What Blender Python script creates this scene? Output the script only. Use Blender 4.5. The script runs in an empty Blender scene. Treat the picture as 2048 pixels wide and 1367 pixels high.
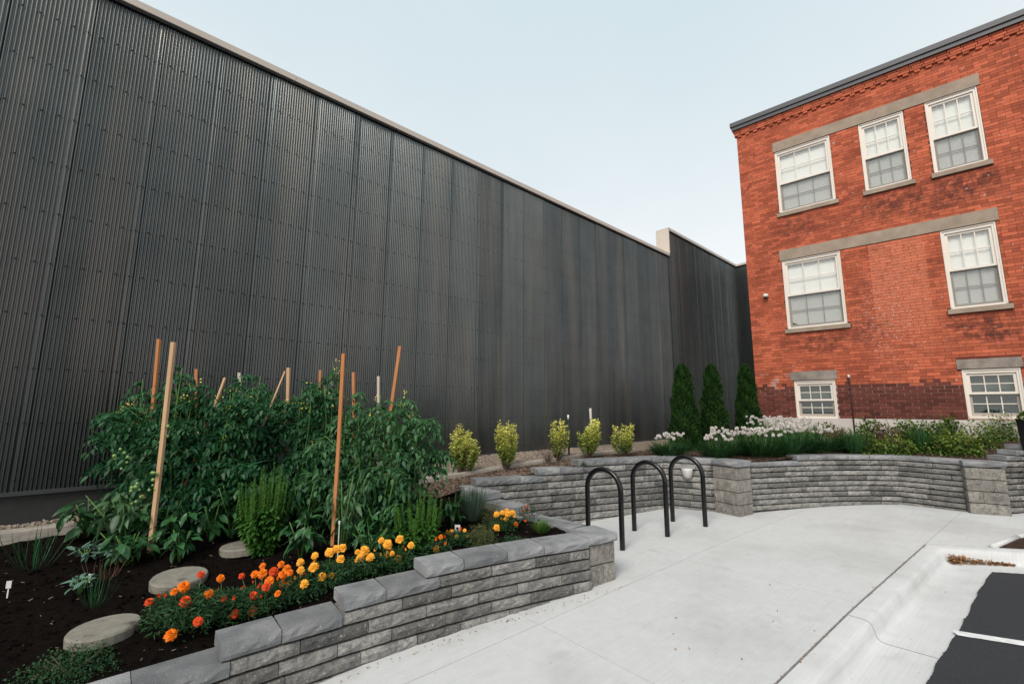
import bpy, math, random
import numpy as np
from mathutils import Matrix, Vector
R = math.radians
rnd = random.Random(7)
nr = np.random.default_rng(7)
scene = bpy.context.scene
col = scene.collection

# ------------------------------------------------------------------ camera
FPX, PITCH, ROLL, CAMH = 892.9, R(8.622), R(.2245), 1.6
cp, sp, cr, sr = math.cos(PITCH), math.sin(PITCH), math.cos(ROLL), math.sin(ROLL)
CM = np.array([[cr, -sr, 0], [sr, cr, 0], [0, 0, 1]]) @ np.array([[1, 0, 0], [0, sp, -cp], [0, cp, sp]])
cam_d = bpy.data.cameras.new('camera')
cam = bpy.data.objects.new('camera', cam_d)
col.objects.link(cam)
rt, dn, fw = CM
cam.matrix_world = Matrix(((rt[0], -dn[0], -fw[0], 0), (rt[1], -dn[1], -fw[1], 0), (rt[2], -dn[2], -fw[2], CAMH), (0, 0, 0, 1)))
cam_d.sensor_width = 36
cam_d.lens = FPX / 2048 * 36
cam_d.clip_end = 2000
scene.camera = cam

# ------------------------------------------------------------------ world, sun, exposure
SUN_EL, SUN_AZ = R(46), R(205)          # azimuth clockwise from +Y: behind the camera, a little to the left
w = bpy.data.worlds.new('World')
scene.world = w
w.use_nodes = True
nt = w.node_tree
bg = nt.nodes['Background']
sky = nt.nodes.new('ShaderNodeTexSky')
sky.sky_type = 'NISHITA'
sky.sun_disc = False
sky.sun_elevation = SUN_EL
sky.sun_rotation = SUN_AZ
sky.air_density = 1.0
sky.dust_density = 4.0
sky.ozone_density = 1.0
mx = nt.nodes.new('ShaderNodeMix')
mx.data_type = 'RGBA'
mx.inputs[0].default_value = .88
tc = nt.nodes.new('ShaderNodeTexCoord'); sz_ = nt.nodes.new('ShaderNodeSeparateXYZ'); nt.links.new(tc.outputs['Generated'], sz_.inputs[0])
wn_ = nt.nodes.new('ShaderNodeTexNoise'); wn_.inputs['Scale'].default_value = 1.7; wn_.inputs['Detail'].default_value = 5; wn_.inputs['Roughness'].default_value = .55
nt.links.new(tc.outputs['Generated'], wn_.inputs['Vector'])
ad = nt.nodes.new('ShaderNodeMath'); ad.operation = 'MULTIPLY_ADD'; ad.inputs[1].default_value = .35; nt.links.new(wn_.outputs['Fac'], ad.inputs[0]); nt.links.new(sz_.outputs[2], ad.inputs[2])
er = nt.nodes.new('ShaderNodeMapRange'); er.interpolation_type = 'SMOOTHSTEP'; er.inputs[1].default_value = .30; er.inputs[2].default_value = 1.0; nt.links.new(ad.outputs[0], er.inputs[0])
vl = nt.nodes.new('ShaderNodeMix'); vl.data_type = 'RGBA'; nt.links.new(er.outputs[0], vl.inputs[0])
vl.inputs[6].default_value = (5.95, 5.98, 5.92, 1); vl.inputs[7].default_value = (4.1, 4.85, 5.1, 1)      # thin cloud veil, whiter low down
nt.links.new(vl.outputs[2], mx.inputs[7])
nt.links.new(sky.outputs[0], mx.inputs[6])
nt.links.new(mx.outputs[2], bg.inputs[0])
bg.inputs[1].default_value = .1
sd = bpy.data.lights.new('sun', 'SUN')
sd.energy = 1.5
sd.angle = R(24)
sd.color = (1, .93, .84)
so = bpy.data.objects.new('sun', sd)
col.objects.link(so)
sv = Vector((math.sin(SUN_AZ) * math.cos(SUN_EL), math.cos(SUN_AZ) * math.cos(SUN_EL), math.sin(SUN_EL)))
so.rotation_euler = sv.to_track_quat('Z', 'Y').to_euler()
so.location = (0, -5, 20)
vs = scene.view_settings
vs.view_transform = 'Standard'
vs.look = 'None'
vs.exposure = 0.80
vs.gamma = 1
vs.use_curve_mapping = False

# ------------------------------------------------------------------ placing helpers (photo ray -> point on a real surface)
def ray(x, y):
    return CM.T @ np.array([(x - 1024) / FPX, (y - 683.5) / FPX, 1.])
def onz(x, y, z):
    r = ray(x, y)
    return np.array([0, 0, CAMH]) + r * (z - CAMH) / r[2]
def ondep(x, y, Y):
    r = ray(x, y)
    return np.array([0, 0, CAMH]) + r * Y / r[1]
def surf(x, y, fn):
    z = .2
    for _ in range(40):
        P = onz(x, y, z)
        z = .5 * z + .5 * fn(P[0], P[1])
    P[2] = fn(P[0], P[1])
    return P
def gz(x, y=0):
    x = max(x, -4.5)
    return .055 * (x - 1.7) if x < 2.7 else .055 + .024 * (x - 2.7)
WC = np.array([-.605, 3.661]); WD = np.array([.834, .552]); WN = np.array([-.552, .834])
def sp_(x, y):
    v = np.array([x, y]) - WC
    return v @ WD, v @ WN
def zback(s):
    return float(np.interp(s, [-3.2, 1.4, 2.2, 3, 3.8, 5, 9], [.42, .62, .67, .74, .80, .83, .9]))
def soil(x, y):
    s, p = sp_(x, y)
    zf = np.interp(s, [-3, -1.3, -.55, .1, 1.6], [.05, .07, .16, .25, .33])
    zb = zback(s) - float(np.interp(s, [.3, 1.2, 2.2], [0, .14, .17]))
    z = zf + (zb - zf) * min(max((p - .25) / 2.4, 0), 1) ** 1.15
    return float(z + .012 * math.sin(x * 5.1 + y * 2.3) + .01 * math.sin(x * 2.7 - y * 6.1))
def wpos(s, p, z):
    q = WC + WD * s + WN * p
    return np.array([q[0], q[1], z])

# ------------------------------------------------------------------ objects
def tag(o, label=None, cat=None, group=None, kind=None):
    if label: o['label'] = label
    if cat: o['category'] = cat
    if group: o['group'] = group
    if kind: o['kind'] = kind
    return o
def empty(name, loc, rz=0):
    o = bpy.data.objects.new(name, None)
    o.empty_display_size = .1
    col.objects.link(o)
    o.location = loc
    o.rotation_euler = (0, 0, rz)
    return o
def mesh(name, V, F, mat, smooth=False, tint=None):
    me = bpy.data.meshes.new(name)
    me.from_pydata(np.asarray(V, float).reshape(-1, 3).tolist(), [], [list(map(int, f)) for f in F])
    if mat: me.materials.append(MT[mat])
    if smooth: me.polygons.foreach_set('use_smooth', [True] * len(me.polygons))
    if tint is not None:
        a = me.attributes.new('tint', 'FLOAT', 'POINT')
        a.data.foreach_set('value', np.asarray(tint, np.float32))
    me.update()
    return me
def put(name, me, parent=None, loc=(0, 0, 0), rot=(0, 0, 0), scale=(1, 1, 1)):
    o = bpy.data.objects.new(name, me)
    col.objects.link(o)
    o.location = loc
    o.rotation_euler = rot
    o.scale = scale
    o.parent = parent
    return o
class MB:
    def __init__(s): s.V = []; s.F = []; s.T = []
    def add(s, V, F, t=None):
        n = len(s.V)
        s.V.extend(map(tuple, V)); s.F.extend([[i + n for i in f] for f in F])
        s.T.extend([.5 if t is None else t] * len(V))
        return s
    def box(s, a, b):
        (x0, y0, z0), (x1, y1, z1) = a, b
        return s.add([(x0, y0, z0), (x1, y0, z0), (x1, y1, z0), (x0, y1, z0), (x0, y0, z1), (x1, y0, z1), (x1, y1, z1), (x0, y1, z1)],
                     [(0, 3, 2, 1), (4, 5, 6, 7), (0, 1, 5, 4), (1, 2, 6, 5), (2, 3, 7, 6), (3, 0, 4, 7)])
    def tube(s, pts, rad, n=6, cap=True, t=None):
        pts = [np.array(p, float) for p in pts]
        if not hasattr(rad, '__len__'): rad = [rad] * len(pts)
        V = []; F = []
        ref = np.array([.3, .2, .93])
        pu = None
        for i, p in enumerate(pts):
            d = pts[min(i + 1, len(pts) - 1)] - pts[max(i - 1, 0)]
            d = d / (np.linalg.norm(d) + 1e-9)
            if pu is None:
                u = np.cross(d, ref if abs(d @ ref) < .9 else np.array([1, 0, 0.]))
            else:
                u = pu - d * (pu @ d)
            u /= np.linalg.norm(u) + 1e-9; pu = u
            v = np.cross(d, u)
            for k in range(n):
                a = 2 * math.pi * (k + .5) / n
                V.append(p + rad[i] * (math.cos(a) * u + math.sin(a) * v))
        for i in range(len(pts) - 1):
            for k in range(n):
                k2 = (k + 1) % n
                F.append((i * n + k, i * n + k2, (i + 1) * n + k2, (i + 1) * n + k))
        if cap:
            F.append(tuple(range(n))[::-1]); F.append(tuple((len(pts) - 1) * n + k for k in range(n)))
        return s.add(V, F, t)
    def obj(s, name, mat, parent=None, loc=(0, 0, 0), rot=(0, 0, 0), smooth=False, tint=False):
        return put(name, mesh(name, s.V, s.F, mat, smooth, s.T if tint else None), parent, loc, rot)

# leaf batches -----------------------------------------------------
LT = np.array([0, .3, .33, .3, .68, .72, .68, 1.])
LW = np.array([0, -.5, 0, .5, -.42, 0, .42, 0])
LF = [(0, 2, 1), (0, 3, 2), (1, 2, 5, 4), (2, 3, 6, 5), (4, 5, 7), (5, 6, 7)]
def unit(v):
    return v / (np.linalg.norm(v, axis=-1, keepdims=True) + 1e-9)
def leafV(P, D, U, L, W, droop=.2, fold=.25):
    P, D, U = np.asarray(P, float), unit(np.asarray(D, float)), np.asarray(U, float)
    N = len(P)
    L = np.broadcast_to(L, N)[:, None, None]; W = np.broadcast_to(W, N)[:, None, None]
    droop = np.broadcast_to(droop, N)[:, None, None]
    S = unit(np.cross(D, U)); Nn = np.cross(S, D)
    t = LT[None, :, None]; w_ = LW[None, :, None]
    return (P[:, None] + D[:, None] * L * t + S[:, None] * W * w_ + Nn[:, None] * (-droop * L * t ** 2 + fold * W * np.abs(w_)))
class Leaves:
    def __init__(s): s.V = []; s.T = []
    def add(s, P, D, U, L, W, droop=.2, fold=.25, tint=None):
        V = leafV(P, D, U, L, W, droop, fold)
        s.V.append(V)
        t = nr.random(len(V)) if tint is None else np.broadcast_to(tint, len(V))
        s.T.append(np.repeat(t, 8))
        return s
    def mesh(s, name, mat):
        V = np.concatenate(s.V).reshape(-1, 3); T = np.concatenate(s.T)
        F = [[j + 8 * i for j in f] for i in range(len(V) // 8) for f in LF]
        return mesh(name, V, F, mat, True, T)
def rdir(n, zlo=-1, zhi=1):
    a = nr.random(n) * 2 * math.pi; z = nr.uniform(zlo, zhi, n); r = np.sqrt(np.maximum(0, 1 - z * z))
    return np.stack([r * np.cos(a), r * np.sin(a), z], 1)
UP = np.array([0, 0, 1.])

# ------------------------------------------------------------------ materials
MT = {}
def mat(name, c1, c2=None, rough=.8, spec=.3, scale=6., detail=6., contrast=1., rand=0., island=False, bump=None, tint=False,
        transl=0., metallic=0., stretch=None, extra=None, coat=0.):
    m = bpy.data.materials.new(name); m.use_nodes = True
    n = m.node_tree.nodes; l = m.node_tree.links
    b = n['Principled BSDF']
    b.inputs['Roughness'].default_value = rough
    b.inputs['Specular IOR Level'].default_value = spec
    b.inputs['Metallic'].default_value = metallic
    if coat: b.inputs['Coat Weight'].default_value = coat
    geo = n.new('ShaderNodeNewGeometry')
    pos = geo.outputs['Position']
    if stretch:
        vm = n.new('ShaderNodeVectorMath'); vm.operation = 'MULTIPLY'; vm.inputs[1].default_value = stretch
        l.new(pos, vm.inputs[0]); pos = vm.outputs[0]
    c2 = c2 or tuple(x * .75 for x in c1)
    mix = n.new('ShaderNodeMix'); mix.data_type = 'RGBA'
    mix.inputs[6].default_value = (*c1, 1); mix.inputs[7].default_value = (*c2, 1)
    if tint:
        at = n.new('ShaderNodeAttribute'); at.attribute_name = 'tint'
        l.new(at.outputs['Fac'], mix.inputs[0])
    else:
        no = n.new('ShaderNodeTexNoise'); no.inputs['Scale'].default_value = scale; no.inputs['Detail'].default_value = detail
        no.inputs['Roughness'].default_value = .6
        l.new(pos, no.inputs['Vector'])
        mr = n.new('ShaderNodeMapRange'); mr.inputs[1].default_value = .5 - .25 / contrast; mr.inputs[2].default_value = .5 + .25 / contrast
        l.new(no.outputs['Fac'], mr.inputs[0]); l.new(mr.outputs[0], mix.inputs[0])
    out = mix.outputs[2]
    if rand:
        if island: rv = geo.outputs['Random Per Island']
        else:
            oi = n.new('ShaderNodeObjectInfo'); rv = oi.outputs['Random']
        hs = n.new('ShaderNodeHueSaturation')
        m2 = n.new('ShaderNodeMapRange'); m2.inputs[3].default_value = 1 - rand; m2.inputs[4].default_value = 1 + rand
        l.new(rv, m2.inputs[0]); l.new(m2.outputs[0], hs.inputs['Value']); l.new(out, hs.inputs['Color'])
        out = hs.outputs[0]
    if extra: out = extra(n, l, out, pos, geo)
    l.new(out, b.inputs['Base Color'])
    if bump:
        bs, st, dist = bump
        nb = n.new('ShaderNodeTexNoise'); nb.inputs['Scale'].default_value = bs; nb.inputs['Detail'].default_value = 8
        nb.inputs['Roughness'].default_value = .65
        l.new(pos, nb.inputs['Vector'])
        bp = n.new('ShaderNodeBump'); bp.inputs['Strength'].default_value = st; bp.inputs['Distance'].default_value = dist
        l.new(nb.outputs['Fac'], bp.inputs['Height']); l.new(bp.outputs[0], b.inputs['Normal'])
    if transl:
        tr = n.new('ShaderNodeBsdfTranslucent'); ms = n.new('ShaderNodeMixShader'); ms.inputs[0].default_value = transl
        l.new(out, tr.inputs['Color']); l.new(b.outputs[0], ms.inputs[1]); l.new(tr.outputs[0], ms.inputs[2])
        l.new(ms.outputs[0], n['Material Output'].inputs['Surface'])
    MT[name] = m
    return m
def rgbmix(n, l, a, colr, fac, f=1.):
    x = n.new('ShaderNodeMix'); x.data_type = 'RGBA'
    mu = n.new('ShaderNodeMath'); mu.operation = 'MULTIPLY'; mu.inputs[1].default_value = f; mu.use_clamp = True
    l.new(fac, mu.inputs[0]); l.new(mu.outputs[0], x.inputs[0]); l.new(a, x.inputs[6]); x.inputs[7].default_value = (*colr, 1)
    return x.outputs[2]
def noise(n, l, pos, scale, lo, hi, detail=5, w=None):
    t = n.new('ShaderNodeTexNoise'); t.inputs['Scale'].default_value = scale; t.inputs['Detail'].default_value = detail
    l.new(pos, t.inputs['Vector'])
    m = n.new('ShaderNodeMapRange'); m.inputs[1].default_value = lo; m.inputs[2].default_value = hi
    l.new(t.outputs['Fac'], m.inputs[0])
    return m.outputs[0]
def mulf(n, l, a, b):
    m = n.new('ShaderNodeMath'); m.operation = 'MULTIPLY'; l.new(a, m.inputs[0]); l.new(b, m.inputs[1]); return m.outputs[0]

# brick: soot stains under the sills, lime bloom, a paler filled-in bay; all in the wall's own u,z frame
BO = np.array([6.16, 11.307]); BU = np.array([.7455, -.6665]); BN = np.array([-.666, -.746])
def brick_marks(n, l, out, pos, geo):
    sx = n.new('ShaderNodeSeparateXYZ'); l.new(geo.outputs['Position'], sx.inputs[0])
    def lin(a, b, c):
        m1 = n.new('ShaderNodeMath'); m1.operation = 'MULTIPLY'; m1.inputs[1].default_value = a; l.new(sx.outputs[0], m1.inputs[0])
        m2 = n.new('ShaderNodeMath'); m2.operation = 'MULTIPLY_ADD'; m2.inputs[1].default_value = b; l.new(sx.outputs[1], m2.inputs[0]); l.new(m1.outputs[0], m2.inputs[2])
        m3 = n.new('ShaderNodeMath'); m3.operation = 'ADD'; m3.inputs[1].default_value = c; l.new(m2.outputs[0], m3.inputs[0])
        return m3.outputs[0]
    u = lin(BU[0], BU[1], -float(BO @ BU)); z = sx.outputs[2]
    def blob(cu, cz, ru, rz):
        cv = n.new('ShaderNodeCombineXYZ'); l.new(u, cv.inputs[0]); l.new(z, cv.inputs[1])
        mp = n.new('ShaderNodeMapping'); mp.vector_type = 'TEXTURE'
        mp.inputs['Location'].default_value = (cu, cz, 0); mp.inputs['Scale'].default_value = (ru, rz, 1)
        l.new(cv.outputs[0], mp.inputs[0])
        ln = n.new('ShaderNodeVectorMath'); ln.operation = 'LENGTH'; l.new(mp.outputs[0], ln.inputs[0])
        mr = n.new('ShaderNodeMapRange'); mr.inputs[1].default_value = 1.; mr.inputs[2].default_value = .35; l.new(ln.outputs['Value'], mr.inputs[0])
        return mr.outputs[0]
    def box(u0, u1, z0, z1):
        r = None
        for src, a, b in ((u, u0, u1), (z, z0, z1)):
            for op, v in (('GREATER_THAN', a), ('LESS_THAN', b)):
                m = n.new('ShaderNodeMath'); m.operation = op; m.inputs[1].default_value = v; l.new(src, m.inputs[0])
                r = m.outputs[0] if r is None else mulf(n, l, r, m.outputs[0])
        return r
    g = noise(n, l, pos, 9, .38, .62)
    g2 = noise(n, l, pos, 2.3, .38, .66)
    out = rgbmix(n, l, out, (.62, .20, .115), mulf(n, l, box(2.5, 3.42, 3.3, 5.29), noise(n, l, pos, 14, .2, .6)), .75)
    out = rgbmix(n, l, out, (.55, .155, .085), mulf(n, l, blob(3.0, 3.4, 1.0, 1.5), g2), .7)
    for cu, cz, ru, rz, f in ((1.45, 3.2, .95, .42, .85), (2.4, 3.35, .5, .4, .8), (4.05, 3.25, .75, .42, 1.), (4.3, 3.1, .4, .3, .9), (1.2, 6.1, .8, .42, .75), (2.95, 6.2, .7, .4, .8),
                              (4.2, 6.2, .6, .4, 1.), (3.8, 6.05, .7, .45, .6), (4.5, 6.28, .22, .14, 1.), (3.4, 6.0, 2.2, .5, .5), (.6, 5.0, .7, .9, .3), (2.3, 4.2, .3, .7, .45), (3.55, 4.5, .2, .6, .4), (3.2, 8.6, 1.5, .25, .3)):
        out = rgbmix(n, l, out, (.10, .036, .028), mulf(n, l, blob(cu, cz, ru, rz), g), f * .8)
    wn = noise(n, l, pos, 23, .60, .66, 2)
    out = rgbmix(n, l, out, (.62, .45, .40), mulf(n, l, blob(2.75, 3.7, .7, 1.6), wn), .55)
    out = rgbmix(n, l, out, (.60, .48, .45), mulf(n, l, blob(.45, 2.2, .5, .5), noise(n, l, pos, 7, .5, .62)), .5)
    out = rgbmix(n, l, out, (.60, .50, .46), noise(n, l, pos, 17, .68, .74, 2), .5)
    return out
RED1, RED2 = (.52, .135, .070), (.38, .092, .050)
mat('brick_red', RED1, RED2, .9, .2, 1.6, 5, 1.2, rand=.3, island=True, bump=(60, .4, .004), extra=brick_marks)
mat('brick_red_single', RED1, RED2, .9, .2, 1.6, 5, 1.2, rand=.3, bump=(60, .4, .004), extra=brick_marks)
mat('brick_dark', (.165, .050, .036), (.11, .034, .026), .9, .2, 3, 5, 1.2, rand=.32, island=True, bump=(60, .4, .004))
mat('brick_dark_single', (.165, .050, .036), (.11, .034, .026), .9, .2, 3, 5, 1.2, rand=.32, bump=(60, .4, .004))
mat('mortar_red', (.20, .060, .042), (.10, .035, .028), .95, .1, 4)
mat('mortar_pale', (.50, .36, .31), (.34, .23, .20), .95, .1, 8)
mat('limestone', (.40, .315, .25), (.29, .225, .175), .9, .2, 4, 8, 1.3, bump=(90, .4, .003))
mat('limestone_grey', (.34, .29, .255), (.20, .17, .15), .9, .2, 5, 8, 1.6, bump=(70, .6, .005))
mat('foundation_paint', (.62, .57, .53), (.50, .45, .42), .85, .2, 3, 6, 1, bump=(40, .4, .004))
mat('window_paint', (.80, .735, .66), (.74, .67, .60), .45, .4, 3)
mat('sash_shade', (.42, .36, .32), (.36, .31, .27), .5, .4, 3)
mat('blind', (.93, .93, .90), (.90, .90, .87), .8, .2, 2)
mat('blind_grey', (.15, .195, .165), (.11, .15, .125), .8, .2, 2)
mat('room_dark', (.03, .05, .05), (.02, .035, .035), .9, .1, 2)
mat('roof_metal', (.085, .085, .095), (.07, .07, .08), .5, .5, 3)
def siding_streaks(n, l, out, pos, geo):
    sc = n.new('ShaderNodeVectorMath'); sc.operation = 'MULTIPLY'; sc.inputs[1].default_value = (1, 1, .07); l.new(geo.outputs['Position'], sc.inputs[0])
    a = noise(n, l, sc.outputs[0], 3.2, .45, .75, 6)
    out = rgbmix(n, l, out, (.175, .160, .140), a, .55)  # paler warm streaks, stretched vertically, mixed into the base colour
    b = n['Principled BSDF']
    mr = n.new('ShaderNodeMapRange'); mr.inputs[3].default_value = .20; mr.inputs[4].default_value = .38
    l.new(noise(n, l, sc.outputs[0], 1.7, .35, .65, 5), mr.inputs[0]); l.new(mr.outputs[0], b.inputs['Roughness'])
    return out
mat('siding', (.104, .113, .112), (.078, .086, .086), .3, .5, 1.5, rand=.16, metallic=.88, extra=siding_streaks)
mat('trim_dark', (.045, .048, .05), (.04, .042, .045), .4, .5, 2)
mat('coping_tan', (.62, .54, .47), (.56, .485, .42), .45, .4, 2)
mat('screw_black', (.008, .008, .008), None, .6, .3)
mat('concrete_base', (.05, .05, .05), (.035, .035, .035), .9, .2, 5)
def block_tone(n, l, out, pos, geo):
    out = rgbmix(n, l, out, (.06, .064, .068), noise(n, l, pos, 6.5, .52, .70, 7), .6)
    out = rgbmix(n, l, out, (.07, .07, .07), noise(n, l, pos, 34, .50, .68, 6), .55)
    return rgbmix(n, l, out, (.54, .49, .42), noise(n, l, pos, 58, .60, .72, 3), .7)
mat('block', (.31, .295, .27), (.165, .165, .165), .92, .15, 9, 8, 1.4, rand=.45, bump=(75, 1, .02), extra=block_tone)
mat('block_warm', (.335, .31, .275), (.195, .185, .172), .92, .15, 10, 8, 1.4, rand=.15, bump=(75, 1, .02), extra=lambda n, l, o, p, g: rgbmix(n, l, rgbmix(n, l, o, (.09, .088, .085), noise(n, l, p, 30, .50, .68, 6), .5), (.56, .51, .44), noise(n, l, p, 58, .60, .72, 3), .65))
mat('block_cap', (.31, .31, .31), (.19, .195, .205), .92, .15, 5, 8, 1.3, rand=.25, bump=(75, .8, .012), extra=lambda n, l, o, p, g: rgbmix(n, l, rgbmix(n, l, o, (.10, .106, .115), noise(n, l, p, 3.1, .47, .66, 7), .65), (.42, .40, .37), noise(n, l, p, 58, .62, .74, 3), .5))
mat('block_core', (.025, .026, .027), None, .95, .1)
def concrete_marks(n, l, out, pos, geo):
    sc = n.new('ShaderNodeVectorMath'); sc.operation = 'MULTIPLY'; sc.inputs[1].default_value = (3, 3, 1)
    rt_ = n.new('ShaderNodeVectorRotate'); rt_.rotation_type = 'Z_AXIS'; rt_.inputs['Angle'].default_value = R(-38); l.new(pos, rt_.inputs[0])
    l.new(rt_.outputs[0], sc.inputs[0]); sc.inputs[1].default_value = (1.2, 60, 1)
    out = rgbmix(n, l, out, (.36, .355, .345), noise(n, l, sc.outputs[0], 2.0, .45, .75, 3), .28)
    out = rgbmix(n, l, out, (.30, .295, .285), noise(n, l, pos, 3.4, .60, .78, 8), .35)
    out = rgbmix(n, l, out, (.34, .335, .325), noise(n, l, pos, .9, .50, .72, 6), .45)
    out = rgbmix(n, l, out, (.56, .555, .545), noise(n, l, pos, 2.2, .55, .7, 7), .35)
    return rgbmix(n, l, out, (.20, .17, .14), noise(n, l, pos, 30, .725, .76, 2), .55)
mat('concrete', (.575, .575, .575), (.50, .50, .50), .9, .2, 12, 10, .8, bump=(220, .25, .002), extra=concrete_marks)
mat('kerb_concrete', (.60, .60, .605), (.52, .521, .523), .88, .2, 5, 10, .9, bump=(200, .25, .002), extra=concrete_marks)
mat('dirt_joint', (.055, .038, .028), (.03, .022, .018), 1, 0, 30)
mat('asphalt', (.036, .039, .043), (.024, .026, .029), .85, .3, 60, 6, 1, bump=(260, .8, .006), extra=lambda n, l, o, p, g: rgbmix(n, l, o, (.16, .16, .16), noise(n, l, p, 140, .66, .74, 2), .6))
mat('line_paint', (.78, .78, .78), (.55, .55, .55), .7, .3, 25, 8, 1.2)
mat('soil', (.016, .012, .0105), (.007, .006, .0055), 1, 0, 22, 8, 1, bump=(70, 1, .03))
mat('mulch', (.10, .066, .048), (.045, .030, .024), 1, .05, 26, 8, 1.4, bump=(80, 1, .03))
mat('gravel', (.34, .275, .22), (.17, .135, .108), .95, .1, 60, 6, 1.6, bump=(110, 1, .02))
mat('chip', (.26, .19, .145), (.085, .06, .047), .95, .1, tint=True)
mat('pebble', (.46, .38, .31), (.18, .145, .115), .9, .2, tint=True)
mat('dead_leaf', (.46, .26, .13), (.20, .105, .055), .9, .1, tint=True, transl=.15)
mat('timber', (.40, .355, .31), (.26, .225, .195), .9, .1, 7, 8, 1.3, stretch=(1, 1, 6), bump=(40, .5, .006))
mat('paver', (.27, .25, .21), (.19, .175, .15), .95, .1, 14, 8, 1.2, bump=(90, .6, .005), extra=lambda n, l, o, p, g: rgbmix(n, l, o, (.035, .027, .022), noise(n, l, p, 9, .56, .72, 8), .75))
mat('stake_new', (.62, .40, .235), (.48, .29, .16), .8, .2, 14, 6, 1, stretch=(1, 1, .12))
mat('stake_orange', (.56, .235, .095), (.42, .165, .065), .8, .2, 14, 6, 1, stretch=(1, 1, .12))
mat('stake_grey', (.60, .53, .47), (.45, .39, .34), .8, .2, 14, 6, 1, stretch=(1, 1, .12))
mat('rack_black', (.0045, .005, .006), None, .25, .5, 3)
mat('galvanised', (.6, .6, .6), None, .35, .5, metallic=.8)
mat('lamp_glass', (.62, .60, .57), (.52, .50, .47), .35, .5, 3)
mat('white_plastic', (.78, .77, .75), None, .4, .4)
mat('rust', (.075, .035, .025), (.04, .022, .018), .8, .2, 20)
mat('black_plastic', (.012, .012, .013), None, .5, .4)
# leaves: tint 0 -> first colour, 1 -> second
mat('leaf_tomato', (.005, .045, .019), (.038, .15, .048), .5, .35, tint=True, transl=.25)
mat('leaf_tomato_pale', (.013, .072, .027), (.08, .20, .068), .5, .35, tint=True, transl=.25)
mat('stem_green', (.10, .20, .045), (.06, .13, .03), .6, .3, 10)
mat('leaf_pepper', (.012, .062, .020), (.045, .14, .042), .4, .45, 6, 4, 1, rand=.35, transl=.22)
mat('leaf_pepper_pale', (.030, .10, .040), (.11, .205, .085), .45, .4, 8, 4, 1, rand=.35, transl=.22)
mat('leaf_basil', (.030, .115, .018), (.115, .27, .045), .5, .35, tint=True, transl=.28)
mat('leaf_kohl', (.12, .22, .165), (.24, .35, .27), .55, .3, tint=True, transl=.15)
mat('leaf_marigold', (.012, .050, .018), (.035, .095, .030), .6, .3, tint=True, transl=.2)
mat('leaf_herb', (.05, .085, .035), (.16, .17, .055), .7, .2, tint=True, transl=.2)
mat('leaf_lavender', (.07, .12, .08), (.16, .22, .16), .7, .2, tint=True, transl=.2)
mat('leaf_grass', (.035, .11, .02), (.14, .25, .05), .6, .3, tint=True, transl=.25)
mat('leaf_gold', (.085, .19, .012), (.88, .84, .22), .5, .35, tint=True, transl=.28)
mat('leaf_allium', (.008, .045, .014), (.045, .13, .032), .5, .35, tint=True, transl=.2)
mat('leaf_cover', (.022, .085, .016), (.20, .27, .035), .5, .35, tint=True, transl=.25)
mat('leaf_brown', (.10, .055, .035), (.24, .13, .09), .7, .2, tint=True, transl=.2)
mat('leaf_cedar', (.007, .030, .006), (.035, .095, .014), .7, .2, tint=True, transl=.15)
mat('bark', (.10, .07, .05), (.05, .035, .027), .95, .1, 20)
mat('twig', (.16, .11, .085), (.09, .06, .05), .9, .1, 20)
mat('petal_yellow', (.95, .50, .055), (.86, .34, .02), .6, .3, tint=True, transl=.2)
mat('petal_orange', (.92, .26, .006), (.82, .14, .004), .6, .3, tint=True, transl=.2)
mat('petal_red', (.78, .10, .010), (.55, .03, .006), .6, .3, tint=True, transl=.2)
mat('allium_bloom', (.78, .70, .68), (.92, .90, .86), .8, .2, tint=True, transl=.2)
mat('blossom_yellow', (.80, .70, .12), None, .6, .3)
mat('tomato_green', (.22, .34, .10), (.16, .27, .08), .3, .5, 8)
mat('pansy', (.03, .02, .03), None, .6, .3)
g_ = bpy.data.materials.new('glass'); g_.use_nodes = True
n = g_.node_tree.nodes; l = g_.node_tree.links
gl = n.new('ShaderNodeBsdfGlossy'); gl.inputs['Roughness'].default_value = .03
tp = n.new('ShaderNodeBsdfTransparent'); tp.inputs['Color'].default_value = (.985, .99, .985, 1)
lw = n.new('ShaderNodeLayerWeight'); lw.inputs['Blend'].default_value = .5
pw = n.new('ShaderNodeMath'); pw.operation = 'POWER'; pw.inputs[1].default_value = 3.; l.new(lw.outputs['Facing'], pw.inputs[0])
fr = n.new('ShaderNodeMapRange'); fr.inputs[3].default_value = .08; fr.inputs[4].default_value = .95; l.new(pw.outputs[0], fr.inputs[0])
ms = n.new('ShaderNodeMixShader')
l.new(fr.outputs[0], ms.inputs[0]); l.new(tp.outputs[0], ms.inputs[1]); l.new(gl.outputs[0], ms.inputs[2]); l.new(ms.outputs[0], n['Material Output'].inputs['Surface'])
MT['glass'] = g_
s_ = bpy.data.materials.new('screen_mesh'); s_.use_nodes = True
n = s_.node_tree.nodes; l = s_.node_tree.links
df = n.new('ShaderNodeBsdfDiffuse'); df.inputs['Color'].default_value = (.25, .27, .27, 1)
tp = n.new('ShaderNodeBsdfTransparent'); ms = n.new('ShaderNodeMixShader'); ms.inputs[0].default_value = .30
l.new(tp.outputs[0], ms.inputs[1]); l.new(df.outputs[0], ms.inputs[2]); l.new(ms.outputs[0], n['Material Output'].inputs['Surface'])
MT['screen_mesh'] = s_
s2 = s_.copy(); s2.name = 'screen_dark'; MT['screen_dark'] = s2
for q in s2.node_tree.nodes:
    if q.type == 'BSDF_DIFFUSE': q.inputs[0].default_value = (.012, .035, .032, 1)
    if q.type == 'MIX_SHADER': q.inputs[0].default_value = .82

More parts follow.
